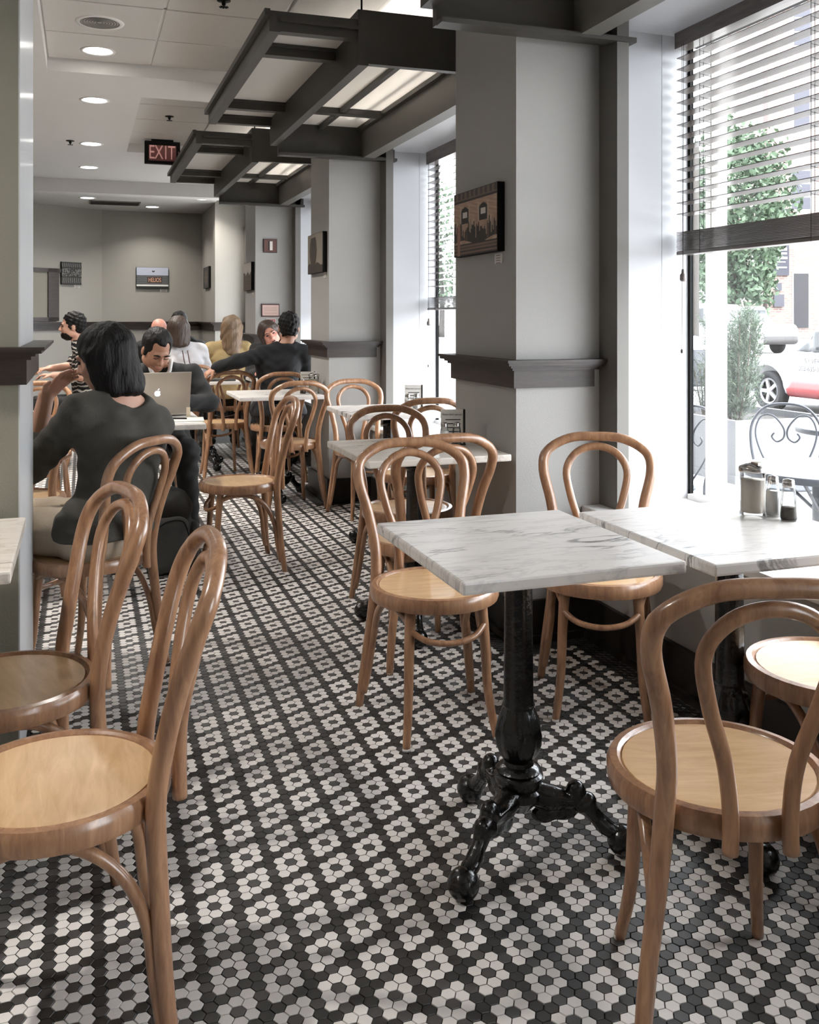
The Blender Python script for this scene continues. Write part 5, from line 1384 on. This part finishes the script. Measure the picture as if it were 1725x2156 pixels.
def car(x, y, z, hd, label, kind, lower=None):
    """side of the car that faces us is local -x; front towards local +y"""
    e = empty('car', (x, y, z), hd, label, 'car', 'parked cars')
    L, W_, Hh = (4.7, 1.80, 1.45) if kind == 'sedan' else (4.6, 1.85, 1.68)
    cx = W_ / 2
    f = Field(.035, .12)
    zb = .30 if kind == 'sedan' else .36
    f.rbox((cx, 0, zb + .27), (W_ / 2, L / 2, .29), .16)
    if kind == 'sedan':
        f.rbox((cx, L / 2 - .75, zb + .43), (W_ / 2 - .06, .72, .16), .12); f.rbox((cx, -L / 2 + .55, zb + .48), (W_ / 2 - .05, .52, .18), .12)
        cab = lambda g, ff: (ff.rbox((cx, -.35, 1.16), (W_ / 2 - .20 + g, .95 + g, .26 + g), .14), ff.cap((.30, 1.05, .86), (.34, .42, 1.30), .10 + g, .08 + g), ff.cap((W_ - .30, 1.05, .86), (W_ - .34, .42, 1.30), .10 + g, .08 + g), ff.rbox((cx, .45, 1.02), (W_ / 2 - .24 + g, .42, .16 + g), .1, Rm(0, R(33))), ff.rbox((cx, -1.25, 1.05), (W_ / 2 - .24 + g, .35, .16 + g), .1, Rm(0, R(-28))))
    else:
        f.rbox((cx, L / 2 - .60, zb + .46), (W_ / 2 - .05, .56, .20), .12)
        cab = lambda g, ff: (ff.rbox((cx, -.55, 1.30), (W_ / 2 - .16 + g, 1.45 + g, .34 + g), .16), ff.rbox((cx, .95, 1.12), (W_ / 2 - .2 + g, .4, .2 + g), .1, Rm(0, R(38))))
    cab(0, f)
    wy = (L / 2 - .95, -L / 2 + .95)
    for yy in wy:
        for xx in (-.02, W_ + .02): f.ell((xx, yy, .34), (.28, .42, .42), k=.01, op='s')
    obj_from('body', f.mesh('body', M_CWHITE), e)
    fg = Field(.03, .10); cab(.010, fg)
    zlo, zhi = (.98, 1.33) if kind == 'sedan' else (1.10, 1.52)
    fg.plane((0, 0, zhi), (0, 0, 1)); fg.plane((0, 0, zlo), (0, 0, -1))
    for yy in ((-.42, -1.05) if kind == 'sedan' else (-.10, -1.15)): fg.rbox((cx, yy, 1.2), (1.2, .05, .6), .01, k=.001, op='s')
    obj_from('windows', fg.mesh('windows', M_CGLASS), e)
    if lower:
        fr_ = Field(.03, .12); fr_.rbox((cx, 0, zb + .27), (W_ / 2 + .012, L / 2 + .012, .302), .16)
        fr_.plane((0, 0, .56 if kind == 'sedan' else .66), (0, 0, 1))
        for yy in wy:
            for xx in (-.02, W_ + .02): fr_.ell((xx, yy, .34), (.30, .46, .46), k=.01, op='s')
        if kind == 'sedan': fr_.plane((0, wy[0] - .55, .5), (0, .8, .6))
        obj_from('lower_panel', fr_.mesh('lower_panel', lower), e)
    for yy in wy:
        wheel(e, .13, yy); wheel(e, W_ - .13, yy, sx=1)
    MB().box((-.13, .66, .98), (-.01, .72, 1.07), bev=.025).build('mirror', M_CWHITE, e)
    return e
tx = atD(1612, 822, 15.6)
taxi = car(tx.x, tx.y - 1.40, GZ - .10, 0, 'white taxi with red sills and lettering on its door', 'sedan', M_CRED)
MB().box((.10, 1.50, .885), (.60, 2.25, .90), bev=.006).build('bonnet_flash', M_CRED, taxi)
Mtx = Matrix.Rotation(-math.pi / 2, 4, 'Z') @ Matrix.Rotation(math.pi / 2, 4, 'X')
M_LET = mat('taxi_lettering', (16, 16, 18), .6)
text_mesh('lettering', 'SILVER', .115, M_LET, taxi, Matrix.Translation((-.035, .30, .86)) @ Mtx, .001)
text_mesh('lettering', '202-635-3498', .105, M_LET, taxi, Matrix.Translation((-.035, .30, .74)) @ Mtx, .001)
su = atD(1644, 726, 33.0); car(su.x, su.y + 1.35, 0.05, R(180), 'white parked car with grey cladding behind the taxi', 'suv', M_CGREY)
s2 = atD(1500, 735, 29.0); car(s2.x - 1.0, s2.y + .4, 0.05, R(-60), 'white parked car with dark rear window behind the planter', 'suv')

# --- trees
M_LEAF = mat('leaf_green', (72, 90, 68), 0.7, vary=0.4, vscale=1.2)
M_BARK = mat('bark', (62, 58, 54), 0.9, vary=.3, vscale=6)
def tree(x, y, z0, h, rx, rz, zc, n, label, seed, leaf=.17):
    e = empty('tree', (x, y, z0), 0, label, 'tree', 'street trees')
    rn = np.random.default_rng(seed)
    MB().tube(catmull([(0, 0, 0), (.05, .02, h * .3), (-.05, .05, h * .6), (.0, .0, h * .9)], 5), [.2 - .16 * i / 15 for i in range(16)], 10).build('trunk', M_BARK, e, True)
    br = MB()
    for k in range(8):
        a = k * .8; br.tube([(0, 0, h * (.3 + .06 * k)), (rx * .7 * math.cos(a), rx * .7 * math.sin(a), h * (.42 + .06 * k))], [.07, .02], 6)
    br.build('branches', M_BARK, e)
    d = rn.normal(size=(n, 3)); d /= np.linalg.norm(d, axis=1)[:, None]; rr = rn.uniform(.45, 1.0, n) ** .6
    lob = 1 + .22 * np.sin(5 * d[:, 0] + 3 * d[:, 2]) * np.sin(6 * d[:, 1] + 2)
    c = d * (rr * lob)[:, None] * np.array((rx, rx, rz)) + np.array((0, 0, zc))
    a = rn.normal(size=(n, 3)); a /= np.linalg.norm(a, axis=1)[:, None]; b = np.cross(a, rn.normal(size=(n, 3))); b /= np.linalg.norm(b, axis=1)[:, None]
    s = rn.uniform(.6, 1.2, n)[:, None] * leaf
    V = np.stack([c - a * s, c + b * s * .55, c + a * s, c - b * s * .55], 1).reshape(-1, 3)
    me = arrays_mesh('crown', V, np.arange(4 * n).reshape(-1, 4), M_LEAF, False)
    o = obj_from('crown', me, e); o['kind'] = 'stuff'
    return e
t1 = atD(1545, 668, 44); tree(t1.x, t1.y, 0.05, 9, 2.5, 4.6, 5.9, 9000, 'leafy street tree beside the brick building', 1)
t2 = atD(1440, 668, 52); tree(t2.x, t2.y, 0.05, 9, 3.2, 4.4, 5.0, 5000, 'broad street tree further along the road', 2)
t3 = atD(930, 668, 60); tree(t3.x, t3.y, 0.05, 9, 3.4, 4.0, 6.0, 3500, 'street tree seen through the blind between the pillars', 3)
q6 = atD(1462, 668, 26)
tag(MB().tube([(q6.x, q6.y, -.1), (q6.x, q6.y, 6)], .14, 10).build('utility_pole', M_BARK), 'dark utility pole behind the litter bin', 'pole')

# --- brick building across the street, facing us
def brick_mat():
    m = bpy.data.materials.new('old_brick'); n, l, b = nodes_of(m)
    tcn = n.new('ShaderNodeTexCoord'); mp = n.new('ShaderNodeMapping'); mp.inputs['Rotation'].default_value = (R(90), 0, 0); l.new(tcn.outputs['Object'], mp.inputs[0])
    br = n.new('ShaderNodeTexBrick'); br.inputs['Scale'].default_value = 1.0
    br.inputs['Brick Width'].default_value = .36; br.inputs['Row Height'].default_value = .13; br.inputs['Mortar Size'].default_value = .02
    br.inputs['Color1'].default_value = (*lin((140, 116, 106)), 1); br.inputs['Color2'].default_value = (*lin((122, 100, 94)), 1); br.inputs['Mortar'].default_value = (*lin((158, 150, 146)), 1)
    l.new(mp.outputs[0], br.inputs['Vector']); l.new(br.outputs['Color'], b.inputs['Base Color']); b.inputs['Roughness'].default_value = .9
    return m
M_BRICK = brick_mat(); M_SHUT = mat('shutter_grey', (68, 68, 76), .7); M_BSIGN = mat('sign_grey_blue', (50, 50, 60), .6); M_FRAMEW = mat('painted_frame', (160, 158, 157), .6)
DB = 56.0; mpp = DB / F
bo = atD(1608, V0, DB); bldg = empty('brick_building', (bo.x, bo.y, 0), -TH, 'pale brick building with shuttered windows, sign board and dark door', 'building')
def bz(v): return H + (V0 - v) * mpp
def bx_(u): return (u - 1608) * mpp
MB().box((0, 0, 0), (16, 8, 26)).build('wall', M_BRICK, bldg)
def brect(nm, u0, u1, v0, v1, m, y0=-.06, y1=.0, par=None): return MB().box((bx_(u0), y0, bz(v1)), (bx_(u1), y1, bz(v0))).build(nm, m, par or bldg)
for (u0, u1, v0, v1) in ((1672, 1704, 188, 268), (1668, 1706, 360, 440), (1800, 1838, 188, 268), (1800, 1838, 360, 440), (1672, 1706, 10, 95)):
    w = brect('window', u0 - 4, u1 + 4, v0 - 4, v1 + 4, M_FRAMEW, -.03)
    hm = (v1 - v0 - 8) / 3
    for k in range(3): brect('shutter', u0, u1, v0 + k * (hm + 4), v0 + k * (hm + 4) + hm, M_SHUT, -.07, -.03, w).parent = w
d = brect('door', 1668, 1706, 570, 690, M_FRAMEW, -.03)
brect('door_leaf', 1672, 1702, 576, 690, mat('door_dark', (46, 45, 48), .7), -.08, -.03, d)
s_ = brect('sign_board', 1622, 1660, 440, 580, M_BSIGN, -.15)
for (u0, u1, v0, v1) in ((1628, 1655, 522, 528), (1628, 1655, 532, 536), (1627, 1656, 541, 546), (1630, 1652, 551, 553), (1628, 1655, 562, 565)): brect('sign_line', u0, u1, v0, v1, M_FRAMEW, -.17, -.15, s_)
for (u0, u1, a, b_) in ((1640, 1652, -.06, 520),): pass
brect('meter_box', 1632, 1644, 596, 612, M_SHUT, -.2); brect('meter_box', 1628, 1649, 620, 646, M_SHUT, -.2)
MB().tube([(.05, -.12, 0), (.05, -.12, 26)], .13, 10).build('downpipe', mat('downpipe', (92, 82, 80), .7), bldg, True)
MB().box((-.5, -.5, 26), (16.5, 8.5, 26.6)).build('roof', M_SHUT, bldg)
# white building side opposite the far windows
tag(MB().box((10, 66, 0), (24, 84, 7)).build('white_building', M_FRAMEW), 'plain white building beyond the street, seen between the pillars', 'building')
